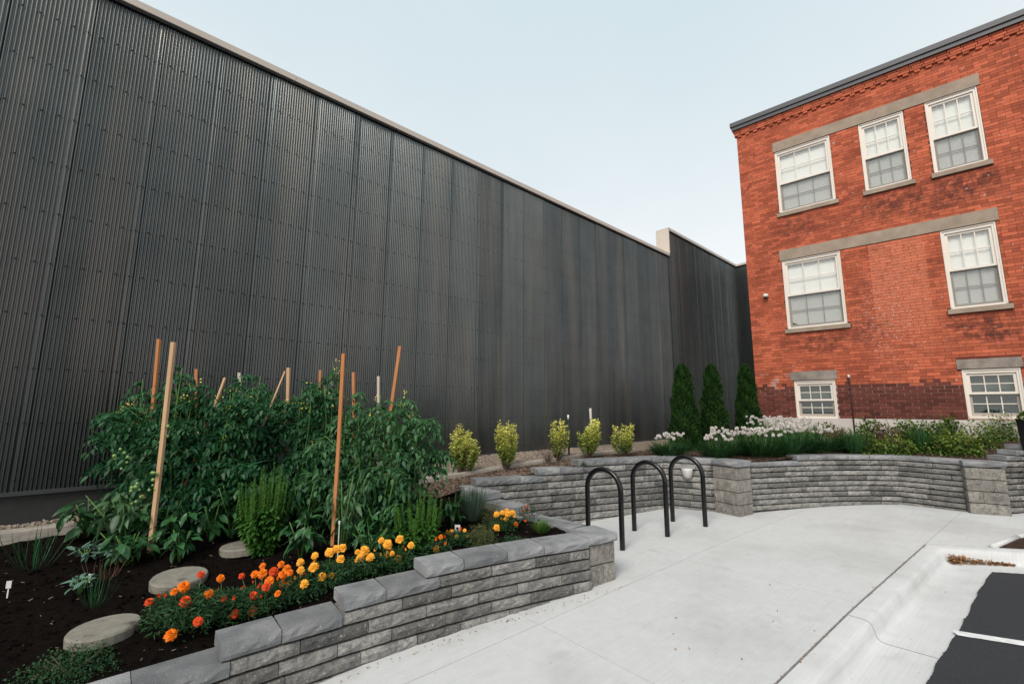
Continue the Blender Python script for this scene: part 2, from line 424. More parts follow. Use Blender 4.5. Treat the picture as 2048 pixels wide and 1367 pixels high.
# ------------------------------------------------------------------ ground, kerb, lot
def struct(name, V, F, m, smooth=False, parent=None):
    o = put(name, mesh(name, V, F, m, smooth), parent)
    if parent is None: o['kind'] = 'structure'
    return o
def grid(nu, nv, fn):
    V = [fn(i / nu, j / nv) for i in range(nu + 1) for j in range(nv + 1)]
    F = [(i * (nv + 1) + j, (i + 1) * (nv + 1) + j, (i + 1) * (nv + 1) + j + 1, i * (nv + 1) + j + 1) for i in range(nu) for j in range(nv)]
    return V, F
def fixup(V, F):
    """make the faces of a sheet look up"""
    a, b, c = (np.array(V[F[0][k]]) for k in (0, 1, 2))
    return (V, F) if np.cross(b - a, c - a)[2] > 0 else (V, [f[::-1] for f in F])
struct('ground', [(-600, -600, -.7), (600, -600, -.7), (600, 600, -.7), (-600, 600, -.7)], [(0, 1, 2, 3)], 'asphalt')
JO = np.array([2.594, 3.72]); JD = np.array([.79, .613]); JN = np.array([-.613, .79])
P1 = np.array([4.72, 5.37]); FD = np.array([.957, -.29]); P2 = P1 + FD * 4
def kerb_frames(n1=24, n2=12):
    A = JO - JD * 5
    L = []
    q0 = np.linalg.norm(P1 - A)
    nA = np.array([JD[1], -JD[0]]); nB = np.array([FD[1], -FD[0]]); m = (nA + nB) / (1 + nA @ nB)
    for i in range(n1): L.append((A + (P1 - A) * (i * 5 / 16 / q0 if i <= 16 else (5 + (q0 - 5) * (i - 16) / 8) / q0), nA))
    L.append((P1, m))
    for i in range(1, n2 + 1): L.append((P1 + (P2 - P1) * i / n2, nB))
    return L
KF = kerb_frames()
prof = [(0.006, 0), (.11, .001), (.135, -.006), (.152, -.022), (.165, -.06), (.176, -.10), (.195, -.117), (.23, -.122), (.40, -.113), (.56, -.105)]
V = []; F = []
for i, (p, nn) in enumerate(KF):
    for o, dz in prof:
        q = p + nn * o
        V.append((q[0], q[1], gz(p[0]) + dz))
kerb = tag(empty('kerb', (0, 0, 0)), kind='structure')
cuts = [0, 3, 16, 25 + 2, len(KF) - 1]
for ca, cb in zip(cuts, cuts[1:]):
    n_ = len(prof); VV = [np.array(v) for v in V[ca * n_:(cb + 1) * n_]]; FF = []
    for k in range(n_):                      # 3 mm back from each joint
        for e0, e1 in ((0, 1), (cb - ca, cb - ca - 1)):
            d_ = VV[e1 * n_ + k] - VV[e0 * n_ + k]; VV[e0 * n_ + k] = VV[e0 * n_ + k] + d_ / np.linalg.norm(d_) * .003
    for i in range(cb - ca):
        for k in range(n_ - 1): FF.append((i * n_ + k, i * n_ + k + 1, (i + 1) * n_ + k + 1, (i + 1) * n_ + k))
    put('kerb_section', mesh('kerb_section', *fixup(VV, FF), 'kerb_concrete', True), kerb)
V2 = [tuple(np.array(v) - [0, 0, .012]) for v in V]
F2 = [(i * n_ + k, i * n_ + k + 1, (i + 1) * n_ + k + 1, (i + 1) * n_ + k) for i in range(len(KF) - 1) for k in range(n_ - 1)]
struct('kerb_bed', *fixup(V2, F2), 'dirt_joint')
# dark base that shows in the joints
V, F = grid(30, 30, lambda a, b: (lambda q: (q[0], q[1], gz(q[0]) - .03))(JO + JD * (-6 + 14 * a) + JN * (-.004 + 7 * b)))
struct('pavement_bed', *fixup(V, F), 'dirt_joint')
V, F = grid(12, 8, lambda a, b: (lambda q: (q[0], q[1], gz(q[0]) - .035))((P1 + FD * 4 * a) * (1 - b) + (P1 + JD * 6 * a) * b))
struct('pavement_bed', *fixup(V, F), 'dirt_joint')
pav = empty('pavement', (0, 0, 0)); tag(pav, kind='structure')
def slab(fn, nu=10, nv=10):
    V, F = grid(nu, nv, lambda a, b: (lambda q: (q[0], q[1], gz(q[0])))(fn(a, b)))
    V, F = fixup(V, F)
    n0 = len(V)                     # skirt
    ring = [i * (nv + 1) for i in range(nu + 1)] + [nu * (nv + 1) + j for j in range(1, nv + 1)] + [i * (nv + 1) + nv for i in range(nu - 1, -1, -1)] + [j for j in range(nv - 1, 0, -1)]
    V = V + [(V[r][0], V[r][1], V[r][2] - .028) for r in ring]
    F = F + [(ring[k], ring[(k + 1) % len(ring)], n0 + (k + 1) % len(ring), n0 + k) for k in range(len(ring))]
    put('slab', mesh('slab', V, F, 'concrete'), pav)
aedge = [-6, -3.9, -1.8, .3, 2.4, 4.5, 6.6, 8]
bedge = [0.006, 1.55, 3.1, 4.65, 6.9]
for i in range(len(aedge) - 1):
    for j in range(len(bedge) - 1):
        g = .0022
        a0, a1, b0, b1 = aedge[i] + g, aedge[i + 1] - g, bedge[j] + (g if j else .004), bedge[j + 1] - g
        slab(lambda a, b: JO + JD * (a0 + (a1 - a0) * a) + JN * (b0 + (b1 - b0) * b))
# apron beyond the kerb's corner, with the edge of a planted island
Pa = P1 + np.array([.0, .0])
slab(lambda a, b: (Pa + FD * (.012 + 4 * a) + np.array([FD[1], -FD[0]]) * -.004) * (1 - b) + (Pa + JD * (.012 + 5.2 * a) + JN * float((JO - Pa) @ JN + .006)) * b, 24, 10)
# island bed
isl = [(5.36, 5.19), (6.0, 5.02), (8.2, 4.45), (8.6, 5.9), (6.8, 5.78), (5.95, 5.5)]
tag(MB().add([(x, y, gz(x) + .006) for x, y in isl], [tuple(range(6))]).obj('island_bed', 'mulch'), kind='structure')
m = MB()
for (xa, ya), (xb, yb) in (((5.3, 5.2), (5.95, 5.53)), ((5.95, 5.53), (6.8, 5.82)), ((6.8, 5.82), (8.6, 5.95))):
    m.tube([(xa, ya, gz(xa) + .008), (xb, yb, gz(xb) + .008)], .03, 6)
tag(m.obj('island_edging', 'kerb_concrete', smooth=True), kind='structure')
# asphalt lot, ragged along the gutter
V = []; F = []
nn_ = 0
rows = []
G = [p + nn * .53 for p, nn in KF]
fine = []
for i in range(len(G) - 1):
    k = 16
    for j in range(k): fine.append(G[i] + (G[i + 1] - G[i]) * j / k)
fine.append(G[-1])
for i, q in enumerate(fine):
    jit = rnd.uniform(-.003, .003) + .007 * math.sin(i * .07) + .004 * math.sin(i * .29 + 1) - (.012 * rnd.random() if i % 37 == 0 else 0)
    far = np.array([q[0] * .3 + 12, -6 + q[1] * .55])
    for t, o in ((0, jit), (.02, 0), (.12, 0), (.4, 0), (1, 0)):
        d = far - q
        pnt = q + d * t + d / np.linalg.norm(d) * o
        V.append((pnt[0], pnt[1], gz(pnt[0]) - .096 - .02 * t))
    if i:
        for k in range(4):
            a = (i - 1) * 5 + k; b = i * 5 + k
            F.append((a, b, b + 1, a + 1))
V, F = fixup(V, F)
struct('parking_lot', V, F, 'asphalt', True)
la = np.array([3.30, 3.60]); ld = np.array([.887, -.462]); ln_ = np.array([.462, .887])
V, F = grid(40, 2, lambda a, b: (lambda q: (q[0], q[1], gz(q[0]) - .0905 - .004 * a))(la + ld * (2.6 * a + rnd.uniform(-.004, .004)) + ln_ * (.085 * (b - .5) + rnd.uniform(-.003, .003))))
struct('painted_parking_line', *fixup(V, F), 'line_paint')

# garden soil ------------------------------------------------------
V, F = grid(56, 40, lambda a, b: (lambda q: (q[0], q[1], soil(q[0], q[1]) + rnd.uniform(-.012, .012)))(wpos(-4.2 + 6.0 * a, .16 + (2.62 - .16) * b * (1 if a < .8 else 1), 0)))
V = [v for v in V]
struct('garden_soil', *fixup(V, F), 'soil', True)
# gravel along the metal wall
MO = np.array([-4.57, 4.97]); MD = np.array([.736, .677]); MN = np.array([.677, -.736])
def gravel_pt(a, b):
    s = -4.2 + 9.5 * a
    f = wpos(s, 2.66, zback(s) + .03)[:3]
    t = (f[:2] - MO) @ MD + .3
    g = MO + MD * t + MN * .02
    zb = min(zback(s) + .03, .745)
    q = f[:2] * (1 - b) + g * b
    return (q[0], q[1], f[2] * (1 - b) + zb * b + rnd.uniform(-.006, .006))
V, F = grid(110, 14, gravel_pt)
struct('gravel_strip', *fixup(V, F), 'gravel', True)
# planted bed behind the block walls
PAIR = [((-1.15, 6.0, .40), (-1.45, 6.15, .58)), ((-.62, 6.36, .53), (-.92, 6.52, .63)), ((-.1, 6.56, .615), (-.2, 7.0, .70)), ((.45, 6.78, .70), (.6, 7.55, .75)), ((1.15, 7.03, .79), (1.4, 8.08, .80)), ((2.45, 7.62, .815), (2.7, 8.95, .84)),
        ((2.75, 7.6, .82), (4.4, 11.6, .86)), ((3.25, 7.2, .83), (5.6, 11.9, .92)), ((3.5, 7.03, .815), (6.3, 11.25, 1.0)), ((4.08, 7.22, .825), (6.7, 10.9, 1.02)), ((4.6, 7.40, .86), (7.2, 10.45, 1.05)), ((5.4, 7.56, .87), (7.9, 9.83, 1.1)), ((6.25, 7.55, .87), (8.5, 9.3, 1.1)),
        ((6.75, 7.0, .865), (9.2, 8.65, 1.12)), ((7.2, 6.75, .87), (11.2, 6.9, 1.15))]
def bed_pt(a, b):
    k = a * (len(PAIR) - 1); i = min(int(k), len(PAIR) - 2); t = k - i
    f = np.array(PAIR[i][0]) * (1 - t) + np.array(PAIR[i + 1][0]) * t
    g = np.array(PAIR[i][1]) * (1 - t) + np.array(PAIR[i + 1][1]) * t
    return f * (1 - b) + g * b
V, F = grid(96, 16, lambda a, b: tuple(bed_pt(a, b) + [0, 0, rnd.uniform(-.012, .012)]))
struct('mulch_bed', *fixup(V, F), 'mulch', True)
_bp = np.array([bed_pt(i / 120, j / 30) for i in range(121) for j in range(31)])
def bedz(x, y):
    d = (_bp[:, 0] - x) ** 2 + (_bp[:, 1] - y) ** 2
    return float(_bp[np.argmin(d), 2])
# rough ground between bed and far metal wall
struct('back_ground', *fixup([(2.6, 8.8, .80), (4.4, 11.5, .83), (5.6, 11.8, .88), (14, 19, .9), (9.2, 17.6, .8), (1.5, 10.5, .75)], [(0, 1, 5), (1, 2, 3), (1, 3, 4), (1, 4, 5)]), 'gravel')

# ------------------------------------------------------------------ loose stuff on the ground
def scatter(name, pts, size, mt, flat=.35, label=None, cat=None):
    b = MB()
    for p in pts:
        s = size * rnd.uniform(.5, 1.4); a = rnd.uniform(0, 6.3); t = rnd.random()
        e = rnd.uniform(.4, 1)
        c, s_ = math.cos(a), math.sin(a)
        tilt = rnd.uniform(-.35, .35)
        L = []
        for x, y in ((-1, -.4), (1, -.5), (.9, .5), (-.8, .45)):
            x *= s; y *= s * e
            L.append((p[0] + x * c - y * s_, p[1] + x * s_ + y * c, p[2] + x * tilt + .002))
        top = [(v[0] * .9 + p[0] * .1, v[1] * .9 + p[1] * .1, v[2] + s * flat) for v in L]
        b.add(L + top, [(4, 5, 6, 7), (0, 1, 5, 4), (1, 2, 6, 5), (2, 3, 7, 6), (3, 0, 4, 7)], t)
    return tag(b.obj(name, mt, tint=True), label, cat, kind='stuff')
pts = []
for _ in range(9000):
    p = bed_pt(rnd.random() ** 1.6, rnd.random()); pts.append((p[0], p[1], p[2]))
scatter('wood_chips', pts, .016, 'chip', .3, 'brown wood chips covering the raised bed', 'mulch')
scatter('gravel_stones', [gravel_pt(rnd.uniform(.0, 1), rnd.random()) for _ in range(8000)], .013, 'pebble', .7, 'pale tan gravel stones along the dark metal wall', 'gravel')
pts = []
for _ in range(2600):
    q = wpos(rnd.uniform(-3.4, 1.7), rnd.uniform(.28, 2.5), 0); pts.append((q[0], q[1], soil(q[0], q[1])))
o = scatter('soil_crumbs', pts, .013, 'soil', .7, 'dark crumbs of soil on the garden bed', 'soil')
pts = []
for _ in range(260):
    q = wpos(rnd.uniform(-3.4, 1.7), rnd.uniform(.28, 2.2), 0); pts.append((q[0], q[1], soil(q[0], q[1]) + .005))
scatter('garden_litter', pts, .011, 'chip', .2, 'pale bits of straw and bark on the dark soil', 'litter')
def litter(name, n, fn, size, label):
    L = Leaves()
    P = np.array([fn() for _ in range(n)])
    L.add(P, rdir(n, -.3, .5), UP + rdir(n) * .6, nr.uniform(.5, 1.2, n) * size, nr.uniform(.3, .7, n) * size, nr.uniform(-.6, .6, n))
    return tag(put(name, L.mesh(name, 'dead_leaf')), label, 'dead leaves', kind='stuff')
def kp():
    t = rnd.random() ** 1.5
    p = P1 + FD * (.1 + .55 * t) + np.array([FD[1], -FD[0]]) * (.19 + rnd.random() * .07 * (1.3 - t))
    return (p[0], p[1], gz(p[0]) - .115 + rnd.random() * .07 * (1.1 - t))
litter('dead_leaf_pile', 420, kp, .035, 'brown dead leaves gathered in the kerb corner by the lot')
def wp():
    p = onz(1806 + rnd.gauss(0, 9), 1002 + rnd.gauss(0, 1.5), .15); return (p[0], p[1] - .06, gz(p[0]) + .01 + rnd.random() * .05)
litter('dead_leaf_drift', 110, wp, .04, 'small heap of tan dead leaves in the corner of the far block wall')
def wj():
    s = rnd.uniform(-1.2, 1.9); q = WC + WD * s - WN * (.09 + .05 * s * s * 0 + rnd.random() * .08) + WN * (.045 - .05 * s * s if s > -1.3 else -.04)
    return (q[0], q[1], gz(q[0]) + .006)
litter('leaf_crumbs', 110, wj, .016, 'crumbs of dead leaf along the foot of the front block wall')
def pj():
    a = rnd.uniform(-2.2, 2.7); q = JO + JD * a + JN * rnd.gauss(0, .007); return (q[0], q[1], gz(q[0]) + .003)
litter('joint_debris', 150, pj, .014, 'brown debris caught in the pavement joint beside the kerb')
def pp():
    q = JO + JD * rnd.uniform(-2, 5) + JN * rnd.uniform(-.5, 3.4); return (q[0], q[1], gz(q[0]) + (.004 if (q - JO) @ JN > 0 else -.11))
litter('stray_leaf_bits', 26, pp, .02, 'a few stray leaf bits scattered on the pale pavement')

# ------------------------------------------------------------------ block walls
def block_meshes(mt, nv=6, amp=.013, seed=1):
    r = random.Random(seed); out = []
    for _ in range(nv):
        V = []; F = []
        nx, nz = 8, 3
        for i in range(nx + 1):
            for k in range(nz + 1):
                x = i / nx; z = k / nz
                e = (0 if i in (0, nx) else 1) * (0 if k in (0, nz) else 1)
                y = -.006 + (r.uniform(-amp, amp * .6) if e else r.uniform(0, .006)) + (.010 if k == nz else 0) + (.006 if i in (0, nx) else 0) + (.004 if k == 0 else 0)
                V.append((x, y, z))
        f = lambda i, k: i * (nz + 1) + k
        for i in range(nx):
            for k in range(nz): F.append((f(i, k), f(i + 1, k), f(i + 1, k + 1), f(i, k + 1)))
        b = len(V)
        V += [(0, .3, 0), (1, .3, 0), (1, .3, 1), (0, .3, 1)]
        F.append(tuple([f(i, nz) for i in range(nx + 1)]) + (b + 2, b + 3))
        F.append(tuple([f(nx, k) for k in range(nz + 1)]) + (b + 2, b + 1)[0:2])
        F.append(tuple([f(0, k) for k in range(nz, -1, -1)]) + (b, b + 3))
        F.append((b + 1, b, b + 3, b + 2))
        F.append(tuple([f(i, 0) for i in range(nx, -1, -1)]) + (b, b + 1))
        me = mesh('block', V, F, mt)
        out.append(me)
    return out
BM = {'block': block_meshes('block'), 'block_warm': block_meshes('block_warm', seed=2, amp=.016), 'block_cap': block_meshes('block_cap', seed=3, amp=.01)}
# the end of a block that faces sideways needs an inverted winding check
def polyline(path):
    P = [np.array(p, float) for p in path]
    S = [0]
    for a, b in zip(P, P[1:]): S.append(S[-1] + np.linalg.norm(b - a))
    def at(s):
        s = min(max(s, 0), S[-1] - 1e-6)
        i = max(k for k in range(len(S) - 1) if S[k] <= s)
        d = (P[i + 1] - P[i]) / (S[i + 1] - S[i])
        return P[i] + d * (s - S[i]), d
    return at, S[-1], S
def block_wall(name, label, path, rows, h, blen, base, mtn='block', capdepth=.3, batter=.012, depth=.22, seed=0, groupname=None, overlap=0):
    """rows: list of (z_top, s0, s1) from the top down; a row that is uncovered above shows as a cap"""
    r = random.Random(seed)
    at, L, S = polyline(path)
    SC = []
    for i in range(1, len(path) - 1):
        u1, u2 = unit(np.subtract(path[i], path[i - 1])), unit(np.subtract(path[i + 1], path[i]))
        if u1 @ u2 < .97: SC.append(S[i])
    root = empty(name, (path[0][0], path[0][1], base(path[0][0])))
    tag(root, label, 'block wall')
    o0 = np.array(root.location)
    for k, (zt, s0, s1) in enumerate(rows):
        s = s0; first = True
        above = rows[k - 1] if k else None
        while s < s1 - .02:
            ln = blen * r.uniform(.82, 1.12) if not first else blen * r.uniform(.55, 1.05)
            first = False
            brk = [q for q in SC if s + .02 < q < s + ln + .1]
            e = min(s + ln, s1, brk[0] if brk else 1e9)
            if s1 - e < .1: e = s1
            p, d = at(s + 1e-4); p2, _ = at(e - 1e-4)
            mid = (p + p2) / 2
            if zt > base(mid[0]) + .008:
                d = (p2 - p) / np.linalg.norm(p2 - p)
                inn = np.array([-d[1], d[0]])
                setb = batter * (len(rows) - 1 - k) + r.uniform(-.004, .004)
                cap = above is None or s < above[1] - .05 or e > above[2] + .05
                if cap: setb -= .012
                ext0 = .05 if any(abs(s - c) < .02 for c in SC) else 0
                ext1 = .05 if any(abs(e - c) < .02 for c in SC) else 0
                q = p + inn * setb - d * ext0
                me = r.choice(BM['block_cap' if cap else mtn])
                ob = put('block', me, root, (q[0] - o0[0] + d[0] * .0015, q[1] - o0[1] + d[1] * .0015, zt - h - o0[2] + (.007 if not cap else .007)), (0, 0, math.atan2(d[1], d[0])), (e - s - .004 + ext0 + ext1, depth / .3 if not cap else capdepth / .3, h - .017 if not cap else h - .012))
            s = e
    # dark core behind the courses
    m = MB()
    for k, (zt, s0, s1) in enumerate(rows):
        n = max(2, int((s1 - s0) / .25)); 
        cuts = sorted(set([s0 + .03 + (s1 - s0 - .06) * i / n for i in range(n + 1)] + [q for q in S if s0 + .05 < q < s1 - .05]))
        for a, b in zip(cuts, cuts[1:]):
            pa, da = at(a + 1e-4); pb, _ = at(b - 1e-4)
            d = (pb - pa) / np.linalg.norm(pb - pa); inn = np.array([-d[1], d[0]]); setb = batter * (len(rows) - 1 - k) + .055
            c = [pa + inn * setb, pb + inn * setb, pb + inn * (setb + .16), pa + inn * (setb + .16)]
            z0 = zt - h - .002; z1 = zt - .014
            V = [(x - o0[0], y - o0[1], z0 - o0[2]) for x, y in c] + [(x - o0[0], y - o0[1], z1 - o0[2]) for x, y in c]
            m.add(V, [(0, 1, 5, 4), (4, 5, 6, 7), (2, 3, 7, 6), (1, 2, 6, 5), (3, 0, 4, 7)])
    m.obj('core', 'block_core', root)
    return root
HC = .0905
# front garden wall: slightly bowed, stepping up to its end pillar
def w1off(s): return .045 - .05 * s * s if s > -1.35 else -.046 + .135 * (s + 1.35)
w1path = [tuple((WC + WD * s + WN * (w1off(s) - .052))) for s in np.linspace(-3.2, 1.56, 20)]
_, L1, _ = polyline(w1path)
o1 = 3.2
rows1 = [(.395, o1 - .01, L1), (.305, o1 - .62, L1), (.215, o1 - 1.33, L1), (.125, 0, L1), (.034, 0, L1), (-.056, 0, L1), (-.146, 0, L1), (-.236, 0, L1)]
block_wall('garden_wall', 'grey split-face block garden wall stepping down beside the marigolds', w1path, rows1, HC, .425, gz, seed=11, batter=.010, capdepth=.27)
# wall behind the bicycle racks and its short turn to the pillar
HM = .094
mid = [(-.62, 6.16), (2.50, 7.50), (3.19, 7.137)]
_, LM, SM = polyline(mid)
rowsm = [(.852 - HM * k, s0, LM) for k, s0 in enumerate([1.78, 1.10, .16, 0, 0, 0, 0, 0, 0, 0])]
block_wall('rack_wall', 'grey block retaining wall behind the three bicycle racks', mid, rowsm, HM, .37, gz, seed=5, batter=.005, capdepth=.24)
# stepped return from that wall to the front pillar (rough ends look at the pillar)
ret = [(.62, 4.93), (-.52, 5.98)]
_, LR, _ = polyline([(.40, 5.02), (-.60, 6.02)])
block_wall('return_wall', 'short block wall stepping up from the front pillar beside the small red marigolds', [(.80, 5.06), (-.40, 6.22)][::1], [(.57, 1.30, 1.66), (.475, .80, 1.66), (.385, .0, 1.66), (.29, 0, 1.66), (.195, 0, 1.66), (.10, 0, 1.66), (.005, 0, 1.66)], .0945, .5, gz, seed=8, batter=0, capdepth=.3)
# far wall: pillar to inner corner to pillar, then on to the right
far = [(3.44, 6.96), (4.08, 7.14), (4.63, 7.29), (5.4, 7.405), (5.86, 7.43), (6.21, 7.38), (6.52, 7.0), (6.66, 6.82)]
_, LF_, SF = polyline(far)
HF = .079
rowsf = [(.895 - HF * k, 1.15 if k == 0 else 0, LF_) for k in range(10)]
block_wall('far_wall', 'long grey block wall below the white flowers, bending in at a corner', far, rowsf, HF, .36, gz, seed=21, batter=.004, capdepth=.24)
rw = [(7.02, 6.62), (7.6, 6.7), (8.6, 6.9)]
_, LW_, _ = polyline(rw)
block_wall('side_wall', 'block wall climbing in steps at the far right edge', rw, [(.885 + HF * 3, .55, LW_), (.885 + HF * 2, .38, LW_), (.885 + HF, .2, LW_)] + [(.885 - HF * k, 0, LW_) for k in range(10)], HF, .36, gz, seed=31, batter=.004, capdepth=.24)
def pillar(name, label, corner, d, wl, wr, ztop, rowh, n, caph, zb, off=.02, seed=0, split=(.38, .68)):
    """d: direction of the left face towards the front corner"""
    r = random.Random(seed)
    d = np.array(d) / np.linalg.norm(d); e = np.array([-d[1], d[0]])
    root = empty(name, (corner[0], corner[1], zb)); tag(root, label, 'pillar')
    o = np.array([corner[0], corner[1], zb])
    L0 = np.array(corner) - d * wl
    def blk(p, dirn, ln, z, h, mt, dep=.2):
        put('block', r.choice(BM[mt]), root, (p[0] - o[0], p[1] - o[1], z - o[2]), (0, 0, math.atan2(dirn[1], dirn[0])), (ln, dep / .3, h))
    z = ztop - caph
    blk(L0 - d * off - e * off, d, wl + 2 * off, z + .004, caph - .004, 'block_cap', wr + 2 * off)
    k = 0
    while z > zb - .02:
        h = rowh
        sp = (split[k % 2]) * wl
        blk(L0, d, sp - .003, z - h, h - .011, 'block_warm', wr * .5)
        if sp < wl: blk(L0 + d * sp, d, wl - sp, z - h, h - .011, 'block_warm', .1)
        blk(np.array(corner), e, wr, z - h, h - .011, 'block_warm', .1)
        blk(np.array(corner) + e * wr, -d, wl, z - h, h - .011, 'block_warm', .1)
        blk(L0 + e * wr, -e, wr, z - h, h - .011, 'block_warm', .1)
        z -= h; k += 1
    m = MB(); c = [L0 + (d + e) * .04, np.array(corner) + (e - d) * .04, np.array(corner) + e * (wr - .04) - d * .04, L0 + d * .04 + e * (wr - .04)]
    V = [(x - o[0], y - o[1], -.02) for x, y in c] + [(x - o[0], y - o[1], ztop - caph - zb - .001) for x, y in c]
    m.add(V, [(0, 1, 5, 4), (4, 5, 6, 7), (2, 3, 7, 6), (1, 2, 6, 5), (3, 0, 4, 7)]).obj('core', 'block_core', root)
    return root
pillar('wall_pillar', 'low tan block pillar ending the front garden wall', (1.02, 4.665), (.85, .527), .32, .30, .40, .185, 2, .075, gz(.9), seed=1, off=.025, split=(1., .55))
pillar('wall_pillar', 'block pillar beside the wall lamp and the farthest bicycle rack', (3.33, 6.80), (.52, -.85), .40, .34, .852, .178, 4, .085, gz(3.3), seed=2, off=.012)
pillar('wall_pillar', 'block pillar near the right edge of the far wall', (6.98, 6.51), (.86, -.50), .42, .36, .885, .165, 4, .08, gz(6.9), seed=3, off=.012)

# ------------------------------------------------------------------ metal building
mb = empty('metal_building', (MO[0], MO[1], 0), math.atan2(MD[1], MD[0]))
tag(mb, 'long dark corrugated metal building along the garden', 'building')
PW = .645; S_STEP = 12.93; S_END = 18.56; Z0 = .765; ZL = 6.44; ZH = 7.32
def panel_mesh(z0, z1, wpan=PW, amp=.0062):
    xs = []; ys = []
    nrib = 19; pitch = wpan / nrib
    for i in range(17 * 8 + 1):
        t = i / 8
        xs.append(t * pitch); ys.append(-amp * (.5 - .5 * math.cos(2 * math.pi * t)) * 2.1)
    b = 17 * pitch
    for dx, y in ((.006, .005), (.018, .005), (.023, -.008), (.033, -.008), (.038, .005), (.051, .005), (.056, -.011), (.063, -.011), (2 * pitch, 0)):
        xs.append(b + dx); ys.append(y)
    zs = [z0, z0 + (z1 - z0) * .25, z0 + (z1 - z0) * .5, z0 + (z1 - z0) * .75, z1]
    V = []; F = []
    for z in zs:
        for x, y in zip(xs, ys): V.append((x, y, z))
    n = len(xs)
    for k in range(len(zs) - 1):
        for i in range(n - 1): F.append((k * n + i, k * n + i + 1, (k + 1) * n + i + 1, (k + 1) * n + i))
    return mesh('siding_panel', V, F, 'siding', True)
def screw_mesh(z0, z1):
    m = MB(); pitch = PW / 19
    z = z0 + .12
    while z < z1 - .05:
        for x in (2.5, 6.5, 10.5, 14.5, 17.95):
            cx = x * pitch
            V = [(cx + .011 * math.cos(a), -.0115, z + .011 * math.sin(a)) for a in np.arange(6) * math.pi / 3] + [(cx + .008 * math.cos(a), -.019, z + .008 * math.sin(a)) for a in np.arange(6) * math.pi / 3]
            m.add(V, [(6, 7, 8, 9, 10, 11)] + [(k, (k + 1) % 6, 6 + (k + 1) % 6, 6 + k) for k in range(6)])
        z += .56
    return mesh('screws', m.V, m.F, 'screw_black')
PL, PH = panel_mesh(Z0, ZL), panel_mesh(Z0, ZH)
SL, SH = screw_mesh(Z0, ZL), screw_mesh(Z0, ZH)
x = -4.36
i = 0
while x < S_END - .05:
    hi = x + PW > S_STEP + .3
    wv = min(1, (S_END - x) / PW)
    p = put('siding_panel', PH if hi else PL, mb, (x, rnd.uniform(-.002, .002), 0), (rnd.uniform(-.0015, .0015), 0, rnd.uniform(-.009, .009)), (wv, 1, 1))
    tag(put('screws', SH if hi else SL, p), kind='stuff')
    x += PW; i += 1
S_STEP = -4.36 + PW * round((S_STEP + 4.36) / PW)
T = .34
m = MB()
m.box((-4.4, .03, -.3), (S_STEP, T, ZL + .06)); m.box((S_STEP, .03, -.3), (S_END + .5, T, ZH + .06))
m.obj('wall_core', 'trim_dark', mb)
m = MB().box((-4.4, .004, .1), (S_END, .028, Z0 - .002)); m.obj('foundation', 'concrete_base', mb)
m = MB().box((-4.4, -.03, Z0 - .03), (S_END, .003, Z0 + .01)); m.obj('base_flashing', 'trim_dark', mb)
def coping(a, b, z):
    mm = MB(); mm.box((a, -.028, z - .03), (b, .0, z + .05)); mm.obj('dark_trim', 'trim_dark', mb)
    q = a
    while q < b - .05:
        e = min(q + 3.05, b)
        MB().box((q + .003, -.06, z + .05), (e - .003, T + .05, z + .085)).box((q + .003, -.06, z - .005), (e - .003, -.03, z + .0495)).obj('coping', 'coping_tan', mb)
        q = e
coping(-4.4, S_STEP - .045, ZL + .055)
coping(S_STEP - .04, S_END, ZH + .055)
MB().box((S_STEP - .042, -.06, ZL + .145), (S_STEP - .004, T + .05, ZH + .10)).obj('parapet_end', 'coping_tan', mb)
MB().box((S_STEP - .003, -.026, ZL + .06), (S_STEP + .06, -.003, ZH)).obj('parapet_trim', 'trim_dark', mb)
# short end wall turning towards the brick building
ew = empty('end_wall', (S_END + .004, 0, 0), R(-95.6)); ew.parent = mb
for k in range(5):
    p = put('siding_panel', PH, mb, (S_END + k * PW * math.cos(R(-95.6)), k * PW * math.sin(R(-95.6)), 0), (0, 0, R(-95.6)))
bpy.data.objects.remove(ew)
cth, sth = math.cos(R(-95.6)), math.sin(R(-95.6))
m = MB()
def rotbox(mm, a, b):
    q = MB().box(a, b)
    mm.add([(S_END + x_ * cth - y_ * sth, x_ * sth + y_ * cth, z_) for x_, y_, z_ in q.V], q.F)
rotbox(m, (-.06, -.06, ZH + .06), (3.4, .3, ZH + .14)); m.obj('coping', 'coping_tan', mb)
m = MB(); rotbox(m, (0, .02, -.2), (3.4, .3, ZH + .06)); m.obj('wall_core', 'trim_dark', mb)
# roof sheet so the building has a body
MB().box((-4.4, T + .01, ZL - 1.2), (S_END, 9, ZL - 1.0)).obj('roof', 'roof_metal', mb)
MB().box((-4.6, T + .01, -.3), (-4.41, 9, ZL - 1.0)).obj('end_wall', 'trim_dark', mb)

# ------------------------------------------------------------------ brick building
bb = empty('brick_building', (BO[0], BO[1], 0), math.atan2(BU[1], BU[0]))
tag(bb, 'three-storey red brick building with white sash windows', 'building')
WIN = {  # u0 u1 z0 z1 split upper-look lower-look
    'a3': (.85, 2.03, 6.55, 8.22, 7.34), 'b3': (2.58, 3.38, 6.56, 8.22, 7.36), 'c3': (3.73, 4.53, 6.57, 8.23, 7.36),
    'a2': (.80, 1.99, 3.57, 5.27, 4.39), 'b2': (3.68, 4.48, 3.64, 5.31, 4.45), 'a1': (.83, 1.645, 1.43, 2.31, 1.85), 'b1': (3.70, 4.49, 1.47, 2.42, 1.95)}
LINT = [(.83, 4.58, 8.225, 8.485, 'limestone'), (.77, 4.53, 5.315, 5.58, 'limestone'), (.77, .8 + 1.24, 5.275, 5.3149, 'limestone'), (.775, 1.69, 2.32, 2.53, 'limestone_grey'), (3.645, 4.525, 2.43, 2.62, 'limestone_grey')]
LINT.pop(2)
WIN['a2'] = (.80, 1.99, 3.57, 5.31, 4.41)
